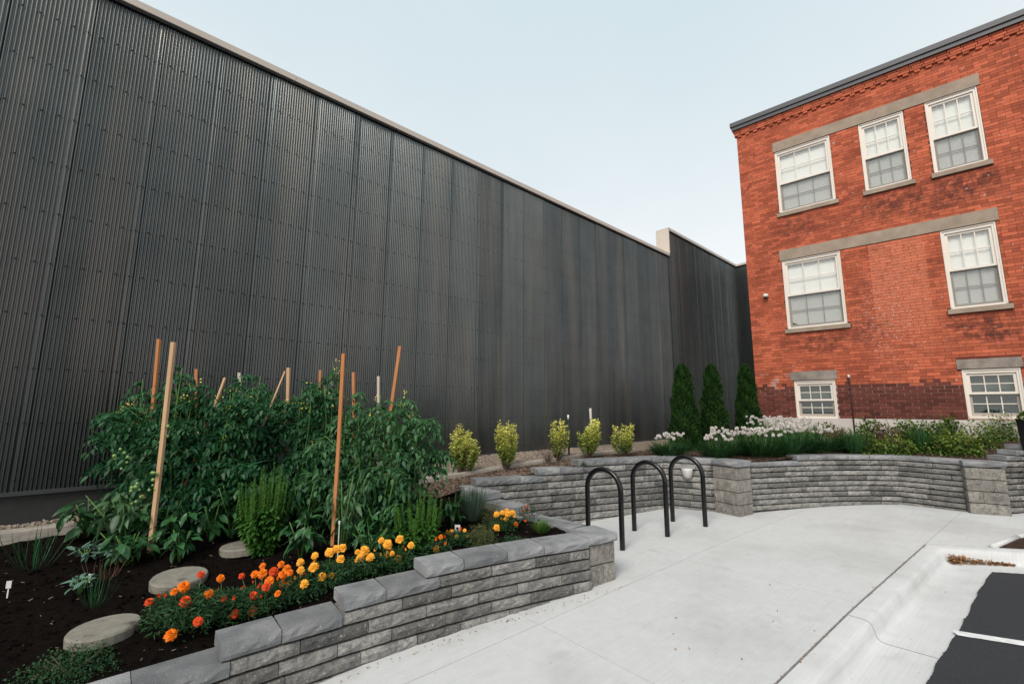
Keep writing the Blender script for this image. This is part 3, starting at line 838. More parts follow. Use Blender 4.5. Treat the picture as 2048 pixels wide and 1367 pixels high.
UEND = 7.6; CH = .0677; ZF = 1.44; ZDARK = ZF + CH * 10.5; ZTOP = 9.20
ZDARK = ZF + CH * 11
holes = [(a, b, c, d) for a, b, c, d, _ in WIN.values()] + [(a, b, c, d) for a, b, c, d, _ in LINT]
for a, b, c, d, _ in list(WIN.values()):
    if c > 2: holes.append((a - .05, b + .05, c - .10, c))
bricks = []
row = 0
z = ZF
while z < ZTOP - .02:
    dark = z < ZDARK - .01
    header = (row % 6 == 5) and not dark
    bl = .104 if header else (.208 if dark else .206)
    j = .010 if dark else .0045
    jz = .010 if dark else .0055
    u = -(.5 if row % 2 else 0) * bl
    zc0, zc1 = z + jz / 2, z + CH - jz / 2
    while u < UEND:
        a, b = max(u, 0) + j / 2, min(u + bl, UEND) - j / 2
        if a > .02 or True:
            segs = [(a, b)]
            for (h0, h1, hz0, hz1) in holes:
                if zc1 > hz0 + .012 and zc0 < hz1 - .012:
                    ns = []
                    for (p, q) in segs:
                        if q <= h0 or p >= h1: ns.append((p, q)); continue
                        if p < h0 - .02: ns.append((p, h0 - .002))
                        if q > h1 + .02: ns.append((h1 + .002, q))
                    segs = ns
            for p, q in segs:
                if q - p > .018:
                    zz0, zz1 = zc0, zc1
                    for (h0, h1, hz0, hz1) in holes:
                        if q > h0 + .003 and p < h1 - .003:
                            if hz1 > zz0 and hz0 < zz0 and hz1 < zz1: zz0 = hz1 + .001
                            if hz0 < zz1 and hz1 > zz1 and hz0 > zz0: zz1 = hz0 - .001
                    dk = dark
                    if row == 10 and rnd.random() < .25: dk = False
                    if row == 11 and rnd.random() < .12: dk = True
                    bricks.append((p, q, zz0, zz1, dk, rnd.uniform(-.0025, .0025)))
        u += bl
    z += CH; row += 1
CORB = []          # corbelled cornice: projecting dentils and bands
u = .04
while u < UEND:
    CORB.append((u, u + .098, 8.985, 9.035, .035)); u += .19
for zz, o in ((9.04, .045), (9.095, .05), (9.15, .06)):
    u = -.02 - rnd.random() * .1
    while u < UEND:
        CORB.append((max(u, -o), u + .20, zz, zz + .0495, o)); u += .205
camL = np.array([-BO @ BU, 0, 0])
def bxyz(p, q, z0, z1, out, dep=.07): return ((p, -out, z0), (q, dep, z1))
def in_view(u, z):
    P = np.array([*(BO + BU * u), z]) - [0, 0, CAMH]
    q = CM @ P
    x = 1024 + FPX * q[0] / q[2]; y = 683.5 + FPX * q[1] / q[2]
    return 1400 < x < 2040 and 20 < y < 870
def camdist(b):
    P = np.array([*(BO + BU * (b[0] + b[1]) / 2), (b[2] + b[3]) / 2]) - [0, 0, CAMH]
    return np.linalg.norm(P)
full = [b for b in bricks if b[1] - b[0] > .19 and in_view((b[0] + b[1]) / 2, (b[2] + b[3]) / 2)]
full.sort(key=camdist)
single = full[:300]
ss = set(id(b) for b in single)
unitb = {}
for dk in (0, 1):
    q = MB().box((0, 0, 0), (1, 1, 1)); unitb[dk] = mesh('brick', q.V, q.F, 'brick_dark_single' if dk else 'brick_red_single')
mr_, md_ = MB(), MB()
for b in bricks:
    out = .001 + b[5] + (.012 if b[4] and b[2] < ZF + CH * 8 else .004)
    if id(b) in ss:
        put('brick', unitb[1 if b[4] else 0], bb, (b[0], -out, b[2]), (0, 0, 0), (b[1] - b[0], .07, b[3] - b[2]))
    else:
        (md_ if b[4] else mr_).box(*bxyz(b[0], b[1], b[2], b[3], out))
for a, b, c, d, o in CORB: mr_.box(*bxyz(a, b - .006, c, d, o))
tag(mr_.obj('brickwork', 'brick_red', bb), kind='stuff')
tag(md_.obj('dark_brickwork', 'brick_dark', bb), kind='stuff')
# mortar backing, with the openings left free
def backing(name, mt, z0, z1, y0=.004, y1=.26):
    us = sorted(set([0.012, UEND] + [v for h in holes for v in (h[0], h[1])]))
    zs = sorted(set([z0, z1] + [v for h in holes for v in (h[2], h[3]) if z0 < v < z1]))
    m = MB()
    for zc0, zc1 in zip(zs, zs[1:]):
        run = None
        for ua, ub in list(zip(us, us[1:])) + [(None, None)]:
            solid = ua is not None and not any(h[0] < (ua + ub) / 2 < h[1] and h[2] < (zc0 + zc1) / 2 < h[3] for h in holes)
            if solid: run = (run[0], ub) if run else (ua, ub)
            elif run:
                m.box((run[0], y0, zc0), (run[1], y1, zc1)); run = None
    m.obj(name, mt, bb)
backing('mortar', 'mortar_red', ZDARK, ZTOP)
backing('mortar_base', 'mortar_pale', ZF, ZDARK)
m = MB().box((0.0, -.02, .5), (UEND, .26, ZF - .004)); m.obj('foundation', 'foundation_paint', bb)
MB().box((.012, .262, .5), (.262, 1.3, ZTOP)).obj('side_wall', 'brick_red', bb)
MB().box((.263, .9, .5), (UEND, 1.0, ZTOP)).obj('room_back', 'room_dark', bb)
m = MB().box((-.09, -.10, 9.205), (UEND, 1.4, 9.30)).box((-.12, -.13, 9.302), (UEND, 1.43, 9.42)); m.obj('roof_edge', 'roof_metal', bb)
for a, b, c, d, mt in LINT:
    MB().box((a, -.018, c), (b, .2, d - .002)).obj('lintel', mt, bb)
def sashpart(u0, u1, z0, z1, y, fr, name, mt, parent, bot=None):
    m = MB(); bot = bot or fr
    m.box((u0, y, z0), (u1, y + .04, z0 + bot)).box((u0, y, z1 - fr), (u1, y + .04, z1))
    m.box((u0, y, z0 + bot), (u0 + fr, y + .04, z1 - fr)).box((u1 - fr, y, z0 + bot), (u1, y + .04, z1 - fr))
    s = m.obj(name, mt, parent)
    return (u0 + fr, u1 - fr, z0 + bot, z1 - fr)
upane = mesh('pane', *(lambda q: (q.V, q.F))(MB().box((0, 0, 0), (1, 1, 1))), 'glass')
for key, (u0, u1, z0, z1, zm) in WIN.items():
    low = key.endswith('1')
    m = MB(); c = .062
    m.box((u0 + .002, .02, z0 + .001), (u0 + c, .16, z1 - .001)).box((u1 - c, .02, z0 + .001), (u1 - .002, .16, z1 - .001))
    m.box((u0 + c, .02, z1 - c - .02), (u1 - c, .16, z1 - .001)).box((u0 + c, .02, z0 + .001), (u1 - c, .16, z0 + .045))
    m.box((u0 + .006, .005, z1 - .03), (u1 - .006, .0195, z1 - .004)).box((u0 + .004, .008, z0 + .03), (u0 + .028, .0195, z1 - .032)).box((u1 - .028, .008, z0 + .03), (u1 - .004, .0195, z1 - .032))
    wn = m.obj('window', 'window_paint', bb)
    if not low: MB().box((u0 - .048, -.055, z0 - .098), (u1 + .048, .18, z0 - .002)).obj('sill', 'limestone', wn)
    up = sashpart(u0 + c, u1 - c, zm - .018, z1 - c - .02, .045, .045, 'sash', 'window_paint', wn)
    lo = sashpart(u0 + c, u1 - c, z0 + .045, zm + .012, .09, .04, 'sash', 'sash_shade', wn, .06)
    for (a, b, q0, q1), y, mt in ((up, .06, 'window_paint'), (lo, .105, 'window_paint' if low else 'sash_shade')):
        mw = .016
        m = MB()
        for k in (1, 2):
            x_ = a + (b - a) * k / 3; m.box((x_ - mw / 2, y - .008, q0), (x_ + mw / 2, y + .012, q1))
        zc = (q0 + q1) / 2
        for k in range(3):
            m.box((a + (b - a) * k / 3 + (mw / 2 if k else 0), y - .0078, zc - mw / 2), (a + (b - a) * (k + 1) / 3 - (mw / 2 if k < 2 else 0), y + .0118, zc + mw / 2))
        m.obj('muntins', mt, wn)
        for k in range(3):
            for r_ in range(2):
                xa = a + (b - a) * k / 3; xb = a + (b - a) * (k + 1) / 3; za = q0 + (q1 - q0) * r_ / 2; zb = q0 + (q1 - q0) * (r_ + 1) / 2
                put('pane', upane, wn, (xa + .001, y + .001, za + .001), (0, 0, 0), (xb - xa - .002, .003, zb - za - .002))
    # blinds or shade behind the panes
    if low:
        m = MB(); zz = z0 + .05
        while zz < z1 - .06:
            m.add([(u0 + c, .175, zz), (u1 - c, .175, zz), (u1 - c, .190, zz + .019), (u0 + c, .190, zz + .019)], [(0, 1, 2, 3)]); zz += .0225
        m.obj('blind', 'blind_grey', wn)
        V = [(u0 + c + .01, .082, z0 + .05), (u1 - c - .01, .082, z0 + .05), (u1 - c - .01, .082, zm - .02), (u0 + c + .01, .082, zm - .02)]
        put('insect_screen', mesh('insect_screen', [(a_, b_ + .05, c_) for a_, b_, c_ in V], [(0, 1, 2, 3)], 'screen_dark'), wn)
    else:
        zb = z0 + .05
        V, F = grid(14, 6, lambda a, b: (u0 + c - .02 + (u1 - u0 - 2 * c + .04) * a, .125 + (.02 if b < .5 else 0) + .006 * math.sin(a * 40 + b * 3) * (1 if key in ('b2', 'b3', 'c3') else .2), (zb + (z1 - .06 - zb) * b) if key != 'a2' or b > 0 else zb + max(0, .17 - a * .65)))
        put('blind', mesh('blind', V, F, 'blind', True), wn)
        V = [(u0 + c + .01, .085, z0 + .05), (u1 - c - .01, .085, z0 + .05), (u1 - c - .01, .085, zm - .02), (u0 + c + .01, .085, zm - .02)]
        put('insect_screen', mesh('insect_screen', V, [(0, 1, 2, 3)], 'screen_mesh'), wn)
# small things on the wall
def on_brick(u, o, z):
    q = BO + BU * u + BN * o; return (q[0], q[1], z)
e = empty('wall_sensor', on_brick(.40, 0, 4.44), math.atan2(BU[1], BU[0]))
tag(e, 'small white dome sensor mounted on the brick near its left corner', 'wall sensor')
m = MB(); m.tube([(0, -.005, .03), (0, -.03, .03)], .04, 10); m.obj('bracket', 'white_plastic', e)
m = MB(); m.tube([(0, -.075, -.01), (0, -.075, .0), (0, -.075, .05), (0, -.075, .075), (0, -.075, .085)], [.04, .062, .062, .045, .01], 14); m.obj('housing', 'white_plastic', e, smooth=True)
m = MB(); m.tube([(0, -.075, -.012), (0, -.075, -.03), (0, -.075, -.045)], [.034, .03, .012], 12); m.obj('lens', 'black_plastic', e, smooth=True)
e = empty('vent_pipe', on_brick(1.905, .05, 1.0)); tag(e, 'thin rusty pipe standing against the brick by the small basement window', 'pipe')
MB().tube([(0, 0, .0), (0, 0, 1.33)], .014, 8).obj('pipe', 'rust', e, smooth=True)
MB().tube([(0, 0, 1.332), (0, 0, 1.40)], .024, 8).obj('cap', 'white_plastic', e, smooth=True)

# ------------------------------------------------------------------ wall lamp, bicycle racks, posts, timbers
dl = unit(np.array([3.09 - 2.50, 7.19 - 7.50])); nl = np.array([dl[1], -dl[0]])
q = np.array([2.50, 7.50]) + dl * .34 + nl * .0
e = empty('wall_lamp', (q[0], q[1], .60), math.atan2(dl[1], dl[0])); tag(e, 'half-dome wall lamp on the block wall beside the pillar', 'lamp')
MB().box((-.10, -.03, .085), (.12, .06, .125)).obj('mount', 'galvanised', e)
V = []; F = []
for i in range(9):
    t = i / 8 * math.pi / 2
    for k in range(13):
        a = math.pi * k / 12
        V.append((.085 * math.cos(t) ** .7 * math.cos(a), -.012 - .10 * math.cos(t) ** .7 * math.sin(a), .085 - .16 * math.sin(t)))
for i in range(8):
    for k in range(12): F.append((i * 13 + k, i * 13 + k + 1, (i + 1) * 13 + k + 1, (i + 1) * 13 + k))
F.append(tuple(range(12, -1, -1)))
put('shade', mesh('shade', V, F, 'lamp_glass', True), e)
racks = [((1245, 1099), None, 'nearest bicycle rack, black steel hoop beside the low pillar'), ((1335, 1072), (1267, 1060), 'middle of the three black hoop bicycle racks'), ((1411, 1052), (1342, 1041), 'farthest black hoop bicycle rack, in front of the wall lamp')]
for i, (rp, lp, lab) in enumerate(racks):
    A = surf(*rp, lambda x, y: gz(x))
    B = surf(*lp, lambda x, y: gz(x)) if lp else A + np.array([-.345, .33, 0])
    B = A + (B - A) / np.linalg.norm((B - A)[:2]) * .475
    B[2] = gz(B[0])
    C = (A + B) / 2
    e = (B - A)[:2]; wd = np.linalg.norm(e); e = e / wd; hw = wd / 2
    pts = []
    zt = .905
    for k in range(4): pts.append((-hw, -.05 + (zt - hw + .05) * k / 4))
    for k in range(15): a = math.pi * (1 - k / 14); pts.append((hw * math.cos(a), zt - hw + hw * math.sin(a)))
    for k in range(1, 5): pts.append((hw, (zt - hw) - (zt - hw + .05) * k / 4))
    o = MB().tube([(e[0] * u_, e[1] * u_, z_) for u_, z_ in pts], .0315, 16).obj('bicycle_rack', 'rack_black', None, (C[0], C[1], gz(C[0])), smooth=True)
    tag(o, lab, 'bicycle rack', 'hoop bicycle racks on the pavement')
# timbers edging the gravel
def timber(s0, s1, label):
    z0 = zback(s0) + .03; z1 = zback(s1) + .03
    a = wpos(s0, 2.60, z0); b = wpos(s1, 2.60, z1)
    d = b - a; L = np.linalg.norm(d[:2])
    m = MB(); n = 10
    for i in range(n + 1):
        t = i / n; x_ = L * t; zc = d[2] * t; j = lambda: rnd.uniform(-.003, .003)
        m.V += [(x_, -.06 + j(), zc - .12), (x_, -.062 + j(), zc + .02 + j()), (x_, -.05 + j(), zc + .034 + j()), (x_, .05 + j(), zc + .034 + j()), (x_, .06, zc - .12)]
        if i:
            for k in range(4): m.F.append([(i - 1) * 5 + k, i * 5 + k, i * 5 + k + 1, (i - 1) * 5 + k + 1][::-1])
    m.F += [[0, 1, 2, 3, 4][::-1], [n * 5 + k for k in range(5)]]
    m.T = [0] * len(m.V)
    o = m.obj('edging_timber', 'timber', None, tuple(a), (0, 0, math.atan2(d[1], d[0])))
    tag(o, label, 'timber', 'timbers edging the gravel')
timber(-4.1, -1.6, 'weathered edging timber at the left end below the metal wall')
timber(-1.57, .85, 'edging timber hidden behind the tomato plants')
timber(.88, 3.02, 'edging timber behind the two left golden shrubs')
timber(3.05, 5.2, 'edging timber behind the three right golden shrubs')
# stepping stones
for (x_, y_), lab in (((207, 1266), 'round stepping stone nearest the camera at lower left'), ((358, 1162), 'round stepping stone half hidden behind red marigolds'), ((487, 1098), 'farthest round stepping stone, by the pepper plant')):
    P = surf(x_, y_, soil)
    m = MB(); N_ = 22; ring = []
    for zz, r_ in ((-.03, .19), (.022, .192), (.034, .184)):
        m.V += [(r_ * math.cos(a) * (1 + .012 * math.sin(3 * a + x_)), r_ * math.sin(a), zz) for a in np.arange(N_) * 2 * math.pi / N_]
    for k in range(2):
        for i in range(N_): m.F.append([k * N_ + i, k * N_ + (i + 1) % N_, (k + 1) * N_ + (i + 1) % N_, (k + 1) * N_ + i])
    m.F.append([2 * N_ + i for i in range(N_)]); m.T = [0] * len(m.V)
    o = m.obj('stepping_stone', 'paver', None, tuple(P + [0, 0, .012]), (rnd.uniform(-.05, .05), rnd.uniform(-.04, .04), 0))
    tag(o, lab, 'stepping stone', 'stepping stones in the garden bed')
# stakes
def stake(top, bot, Yt, Yb, mt, wdt, lab, zb=None):
    a = ondep(*bot, Yb); b = ondep(*top, Yt)
    if zb is not None:
        g = a; d = b - a; k = (soil(a[0], a[1]) - .03 - a[2]) / d[2]; a = a + d * k
    d = b - a
    m = MB().tube([(0, 0, 0), tuple(d * .5 + [.004, 0, 0]), tuple(d)], wdt / 2 * 1.35, 4)
    tag(m.obj('garden_stake', mt, None, tuple(a)), lab, 'garden stake', 'wooden stakes among the tomatoes')
stake((347, 684), (300, 1103), 4.12, 4.16, 'stake_new', .034, 'tall pale wooden stake in front of the left tomato plant')
stake((318, 678), (304, 830), 4.75, 4.75, 'stake_orange', .030, 'orange wooden stake just behind the tall pale one', 0)
stake((687, 707), (665, 1090), 4.2, 4.25, 'stake_orange', .030, 'tall orange wooden stake in front of the right tomato plant')
stake((800, 692), (775, 860), 4.75, 4.75, 'stake_orange', .030, 'leaning orange stake at the right end of the tomatoes', 0)
stake((707, 744), (707, 845), 5.2, 5.2, 'stake_orange', .030, 'short orange stake top between the two right stakes', 0)
stake((757, 752), (756, 832), 5.3, 5.3, 'stake_grey', .028, 'thin pale stake top left of the leaning stake', 0)
stake((478, 745), (480, 830), 5.35, 5.35, 'stake_grey', .032, 'pale stake rising from the middle of the tomatoes', 0)
stake((577, 735), (575, 815), 5.3, 5.3, 'stake_new', .034, 'pale stake with a thin cane leaning on it', 0)
stake((570, 742), (546, 800), 5.15, 5.05, 'stake_new', .014, 'thin cane leaning against the pale middle stake', 0)
stake((641, 740), (632, 900), 5.2, 5.2, 'stake_orange', .024, 'thin orange stake behind the tallest tomato shoot', 0)
stake((450, 755), (405, 875), 4.85, 4.7, 'stake_new', .020, 'slanting thin stake inside the left tomato plant', 0)
stake((392, 738), (392, 840), 5.3, 5.3, 'stake_orange', .030, 'dim orange stake behind the left tomato foliage', 0)

# ------------------------------------------------------------------ tomato plants
def tomato(name, label, base, top_z, width, depth, nl, seed, mt, lean=(0, 0), nfruit=0, nyel=130, leader=0, pale=.0):
    """base: world xy; foliage fills a tall dome"""
    global nr
    nr = np.random.default_rng(seed); r = random.Random(seed)
    bz = soil(*base)
    root = empty(name, (base[0], base[1], bz)); tag(root, label, 'tomato plant', 'tomato plants in the garden bed')
    H = top_z - bz
    st = MB(); tops = []
    shoots = []
    for k in range(13):
        a = r.uniform(0, 6.28); rr = r.random() ** .6
        hx = (r.uniform(.72, 1.04) if k else 1.) * H * (1 - .2 * rr * rr)
        ex, ey = math.cos(a) * width * .5 * rr, math.sin(a) * depth * .5 * rr
        pts = [(ex * .5, ey * .5, 0), (ex * .75 + r.uniform(-.05, .05), ey * .75, hx * .35), (ex * .95 + r.uniform(-.05, .05), ey * .95, hx * .7), (ex + lean[0], ey + lean[1], hx)]
        if k == 0 and leader: pts[-1] = (leader, 0, H * 1.0)
        st.tube(pts, [.011, .010, .008, .004], 5); shoots.append([np.array(p) for p in pts])
    for k in range(6):          # arching side shoots that break the outline
        a = r.uniform(-.5, .5) + (0 if k % 2 else math.pi); rr = width * r.uniform(.55, .78); h0 = H * r.uniform(.2, .7)
        ex, ey = math.cos(a) * rr, math.sin(a) * rr * .5
        pts = [(ex * .2, ey * .2, h0 * .5), (ex * .5, ey * .5, h0), (ex * .8, ey * .8, h0 * 1.12 + .05), (ex, ey, h0 * 1.02 + .08 * r.random())]
        st.tube(pts, [.007, .006, .005, .003], 5); shoots.append([np.array(p) for p in pts])
    def onshoot(t, sh):
        x = t * 3; i = min(int(x), 2); f = x - i
        return sh[i] * (1 - f) + sh[i + 1] * f
    L = Leaves()
    P0 = []; D0 = []; LEN = []
    for _ in range(nl):
        sh = r.choice(shoots); t = 1 - r.random() ** 1.15 * .97
        p = onshoot(t, sh)
        a = r.uniform(0, 6.28)
        d = np.array([math.cos(a), math.sin(a) * .8, r.uniform(-.15, .75) * (1 if t > .7 else .6)])
        P0.append(p); D0.append(d / np.linalg.norm(d)); LEN.append(r.uniform(.14, .28) * (1.1 if t < .5 else .95 if t < .85 else .6))
    P0 = np.array(P0); D0 = np.array(D0); LEN = np.array(LEN)
    drp = nr.uniform(.5, 1.3, nl)
    def rach(t): return P0 + D0 * (LEN * t)[:, None] * 1. - UP * (drp * LEN * t * t * .7)[:, None]
    for tt in (.25, .42, .6, .8, 1.0):
        c = rach(tt); tang = unit(rach(min(tt + .05, 1.05)) - rach(tt - .05))
        side = unit(np.cross(tang, UP))
        for sg in ((-1, 1) if tt < 1 else (0,)):
            d = tang * (.45 if sg else 1) + side * sg + UP * nr.uniform(-.45, .1, nl)[:, None]
            sz = (.026 + .032 * nr.random(nl) + .018 * np.clip(1 - P0[:, 2] / H * 1.3, 0, 1)) * (1.25 if tt == 1 else 1)
            tn = np.clip(nr.random(nl) * .7 + .45 * (P0[:, 2] / H) - .15 + pale, 0, 1)  # tint rises with height: light on the upper leaves put into their colour
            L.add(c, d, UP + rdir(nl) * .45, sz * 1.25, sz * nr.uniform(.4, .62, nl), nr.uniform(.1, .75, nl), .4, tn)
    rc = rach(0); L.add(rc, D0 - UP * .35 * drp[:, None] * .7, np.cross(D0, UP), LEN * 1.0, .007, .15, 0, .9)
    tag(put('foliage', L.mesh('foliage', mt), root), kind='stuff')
    st.obj('stems', 'stem_green', root, smooth=True)
    if nyel:
        y = Leaves(); idx = nr.integers(0, nl, nyel); keep = P0[idx][:, 2] > .6 * H
        idx = idx[keep]
        base_p = P0[idx] + rdir(len(idx)) * .07
        for _ in range(4):
            pp_ = base_p + rdir(len(idx)) * .035
            y.add(pp_, rdir(len(idx)), rdir(len(idx)), .021, .014, 0)
        tag(put('blossoms', y.mesh('blossoms', 'blossom_yellow'), root), kind='stuff')
    for cx, cz, cy, nf in (nfruit or []):
        for k in range(nf):
            q = MB(); rr = r.uniform(.011, .019); V = []; F = []
            for i in range(5):
                ph = math.pi * i / 4
                for kk in range(7): V.append((rr * math.sin(ph) * math.cos(kk * .898), rr * math.sin(ph) * math.sin(kk * .898), rr * math.cos(ph)))
            for i in range(4):
                for kk in range(7): F.append((i * 7 + kk, i * 7 + (kk + 1) % 7, (i + 1) * 7 + (kk + 1) % 7, (i + 1) * 7 + kk)[::-1])
            put('tomato', mesh('tomato', V, F, 'tomato_green', True), root, (cx + r.uniform(-.055, .055), cy + r.uniform(-.03, .03), cz + r.uniform(-.09, .09)))
    return root
def gpos(px, Y, py=1000):
    P = ondep(px, py, Y); return (P[0], P[1])
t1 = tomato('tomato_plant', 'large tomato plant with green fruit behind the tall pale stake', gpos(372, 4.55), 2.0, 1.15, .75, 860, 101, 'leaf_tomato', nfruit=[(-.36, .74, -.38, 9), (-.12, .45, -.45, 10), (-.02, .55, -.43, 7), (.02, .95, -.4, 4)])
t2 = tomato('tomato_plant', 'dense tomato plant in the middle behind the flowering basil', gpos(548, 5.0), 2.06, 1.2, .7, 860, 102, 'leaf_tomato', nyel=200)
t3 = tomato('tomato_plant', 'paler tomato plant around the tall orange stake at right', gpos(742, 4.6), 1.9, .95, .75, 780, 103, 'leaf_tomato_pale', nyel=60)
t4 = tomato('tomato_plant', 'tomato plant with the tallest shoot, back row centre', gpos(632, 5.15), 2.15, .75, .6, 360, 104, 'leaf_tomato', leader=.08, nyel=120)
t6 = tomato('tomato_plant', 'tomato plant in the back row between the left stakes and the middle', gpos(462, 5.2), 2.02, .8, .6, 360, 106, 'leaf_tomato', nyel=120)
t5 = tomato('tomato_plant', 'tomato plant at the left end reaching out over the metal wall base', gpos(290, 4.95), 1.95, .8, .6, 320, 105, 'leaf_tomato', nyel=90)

# ------------------------------------------------------------------ plants built of single large leaves
def broad_mesh(mt, L=1., W=.38, droop=.5, fold=.3, seed=0):
    r = random.Random(seed); V = []; F = []
    ts = [0, .12, .3, .5, .7, .86, 1]; ws = [.03, .42, .92, 1, .78, .42, 0]
    for t, w_ in zip(ts, ws):
        zc = -droop * t * t + .03 * math.sin(t * 9 + seed)
        xx = t * (1 - .12 * droop * t)
        j = r.uniform(-.02, .02)
        V += [(xx, -w_ * W / 2, zc + fold * w_ * W / 2 + j), (xx, 0, zc), (xx, w_ * W / 2, zc + fold * w_ * W / 2 - j)]
    for i in range(len(ts) - 1):
        for k in range(2): F.append((i * 3 + k, (i + 1) * 3 + k, (i + 1) * 3 + k + 1, i * 3 + k + 1))
    return mesh('leaf', V, F, mt, True)
BL = {mt: [broad_mesh(mt, W=w_, droop=d, fold=f, seed=k) for k, (w_, d, f) in enumerate(((.40, .35, .3), (.36, .6, .4), (.44, .2, .2), (.3, .8, .7), (.25, .5, .9)))] for mt in ('leaf_pepper', 'leaf_pepper_pale', 'leaf_kohl')}
def leafy(name, label, cat, base, H, width, nl, ll, mt, seed, zlo=.3, droop=(-.8, .3), kinds=(0, 1, 2), fn=soil, group=None, nst=4):
    r = random.Random(seed)
    bz = fn(*base); root = empty(name, (base[0], base[1], bz)); tag(root, label, cat, group)
    sh = []; st = MB()
    for k in range(nst):
        a = 6.28 * k / nst + r.random(); rr = width * .32 * r.uniform(.3, 1)
        pts = [(0, 0, -.01), (math.cos(a) * rr * .4, math.sin(a) * rr * .4, H * .45), (math.cos(a) * rr, math.sin(a) * rr, H * r.uniform(.75, 1))]
        st.tube(pts, [.009, .007, .004], 5); sh.append(pts)
    st.obj('stem', 'stem_green', root, smooth=True)
    for i in range(nl):
        s_ = r.choice(sh); t = zlo + (1 - zlo) * r.random() ** .8
        x_ = t * 2; k = min(int(x_), 1); f = x_ - k
        p = [s_[k][j] * (1 - f) + s_[k + 1][j] * f for j in range(3)]
        a = r.uniform(0, 6.28); L = ll * r.uniform(.6, 1.25)
        p[0] += math.cos(a) * .03; p[1] += math.sin(a) * .03
        me = BL[mt][r.choice(kinds)]
        put('leaf', me, root, tuple(p), (r.uniform(-.5, .5), -r.uniform(*droop), a), (L, L * r.uniform(.85, 1.2), L))
    return root
leafy('pepper_plant', 'pepper plant with glossy dark leaves behind the yellow marigolds', 'pepper plant', gpos(610, 4.18), .40, .42, 56, .125, 'leaf_pepper', 201, zlo=.35, droop=(-.7, .3))
leafy('pepper_plant', 'pepper plant with long drooping leaves at the left of the tomatoes', 'pepper plant', gpos(255, 4.25), .55, 1.0, 90, .15, 'leaf_pepper_pale', 202, zlo=.4, droop=(-.75, .3), kinds=(0, 1, 3, 4), nst=8)
leafy('curled_leaf_plant', 'plant with pale curled hanging leaves around the orange stake', 'vegetable plant', gpos(690, 4.28), .74, .62, 120, .105, 'leaf_pepper_pale', 203, droop=(-1.35, -.2), kinds=(1, 3, 4), nst=7)
leafy('pepper_plant', 'low dark leafy plant under the left tomato beside the stake foot', 'pepper plant', gpos(372, 4.12), .27, .5, 50, .11, 'leaf_pepper', 204)
leafy('pepper_plant', 'dark leafy plant beside the lavender behind the return wall', 'pepper plant', gpos(905, 5.0), .36, .42, 46, .12, 'leaf_pepper', 205)
leafy('leafy_vine', 'dark leaves filling the foot of the middle tomatoes', 'vegetable plant', gpos(470, 4.55), .55, .8, 90, .10, 'leaf_pepper', 206, nst=6)
leafy('leafy_vine', 'dark leaves at the foot of the right tomato plant', 'vegetable plant', gpos(760, 4.45), .5, .7, 80, .09, 'leaf_pepper', 207, nst=6)
leafy('pepper_plant', 'leftmost sprawling pepper plant low against the edging timber', 'pepper plant', gpos(185, 4.35), .34, .9, 70, .13, 'leaf_pepper', 221, nst=8)
leafy('leafy_vine', 'low dark leaves between the tall pale stake and the left tomato', 'vegetable plant', gpos(330, 4.3), .42, .9, 100, .11, 'leaf_pepper', 222, nst=8)
leafy('leafy_vine', 'low dark leaves behind the farthest stepping stone', 'vegetable plant', gpos(440, 4.75), .5, .9, 100, .11, 'leaf_pepper', 223, nst=8)
leafy('leafy_vine', 'dark leaves between the shaded basil and the orange stake', 'vegetable plant', gpos(612, 4.6), .6, .8, 100, .11, 'leaf_pepper', 224, nst=8)
leafy('leafy_vine', 'dark leaves behind the bright basil', 'vegetable plant', gpos(850, 4.75), .42, .6, 70, .10, 'leaf_pepper', 225, nst=7)
leafy('leafy_vine', 'low leaves spilling forward left of the tall pale stake', 'vegetable plant', gpos(268, 4.02), .30, .8, 80, .11, 'leaf_pepper', 226, nst=8)
leafy('leafy_vine', 'low leaves spilling forward between the pale stake and the shaded basil', 'vegetable plant', gpos(430, 4.45), .40, .8, 90, .11, 'leaf_pepper', 227, nst=8)
leafy('leafy_vine', 'low leaves right of the orange stake behind the yellow marigolds', 'vegetable plant', gpos(748, 4.22), .34, .7, 80, .10, 'leaf_pepper', 228, nst=8)
for px, py, lab, sc in ((172, 1122, 'left of the two larger blue-green kohlrabi plants', 1.), (232, 1128, 'right of the two larger blue-green kohlrabi plants', 1.15), (160, 1185, 'smallest kohlrabi plant nearest the camera', .85)):
    P = surf(px, py, soil)
    leafy('kohlrabi', lab, 'kohlrabi', (P[0], P[1]), .13 * sc, .2, 26, .10 * sc, 'leaf_kohl', 210 + px, zlo=.3, droop=(-.1, .9), kinds=(0, 2, 4))
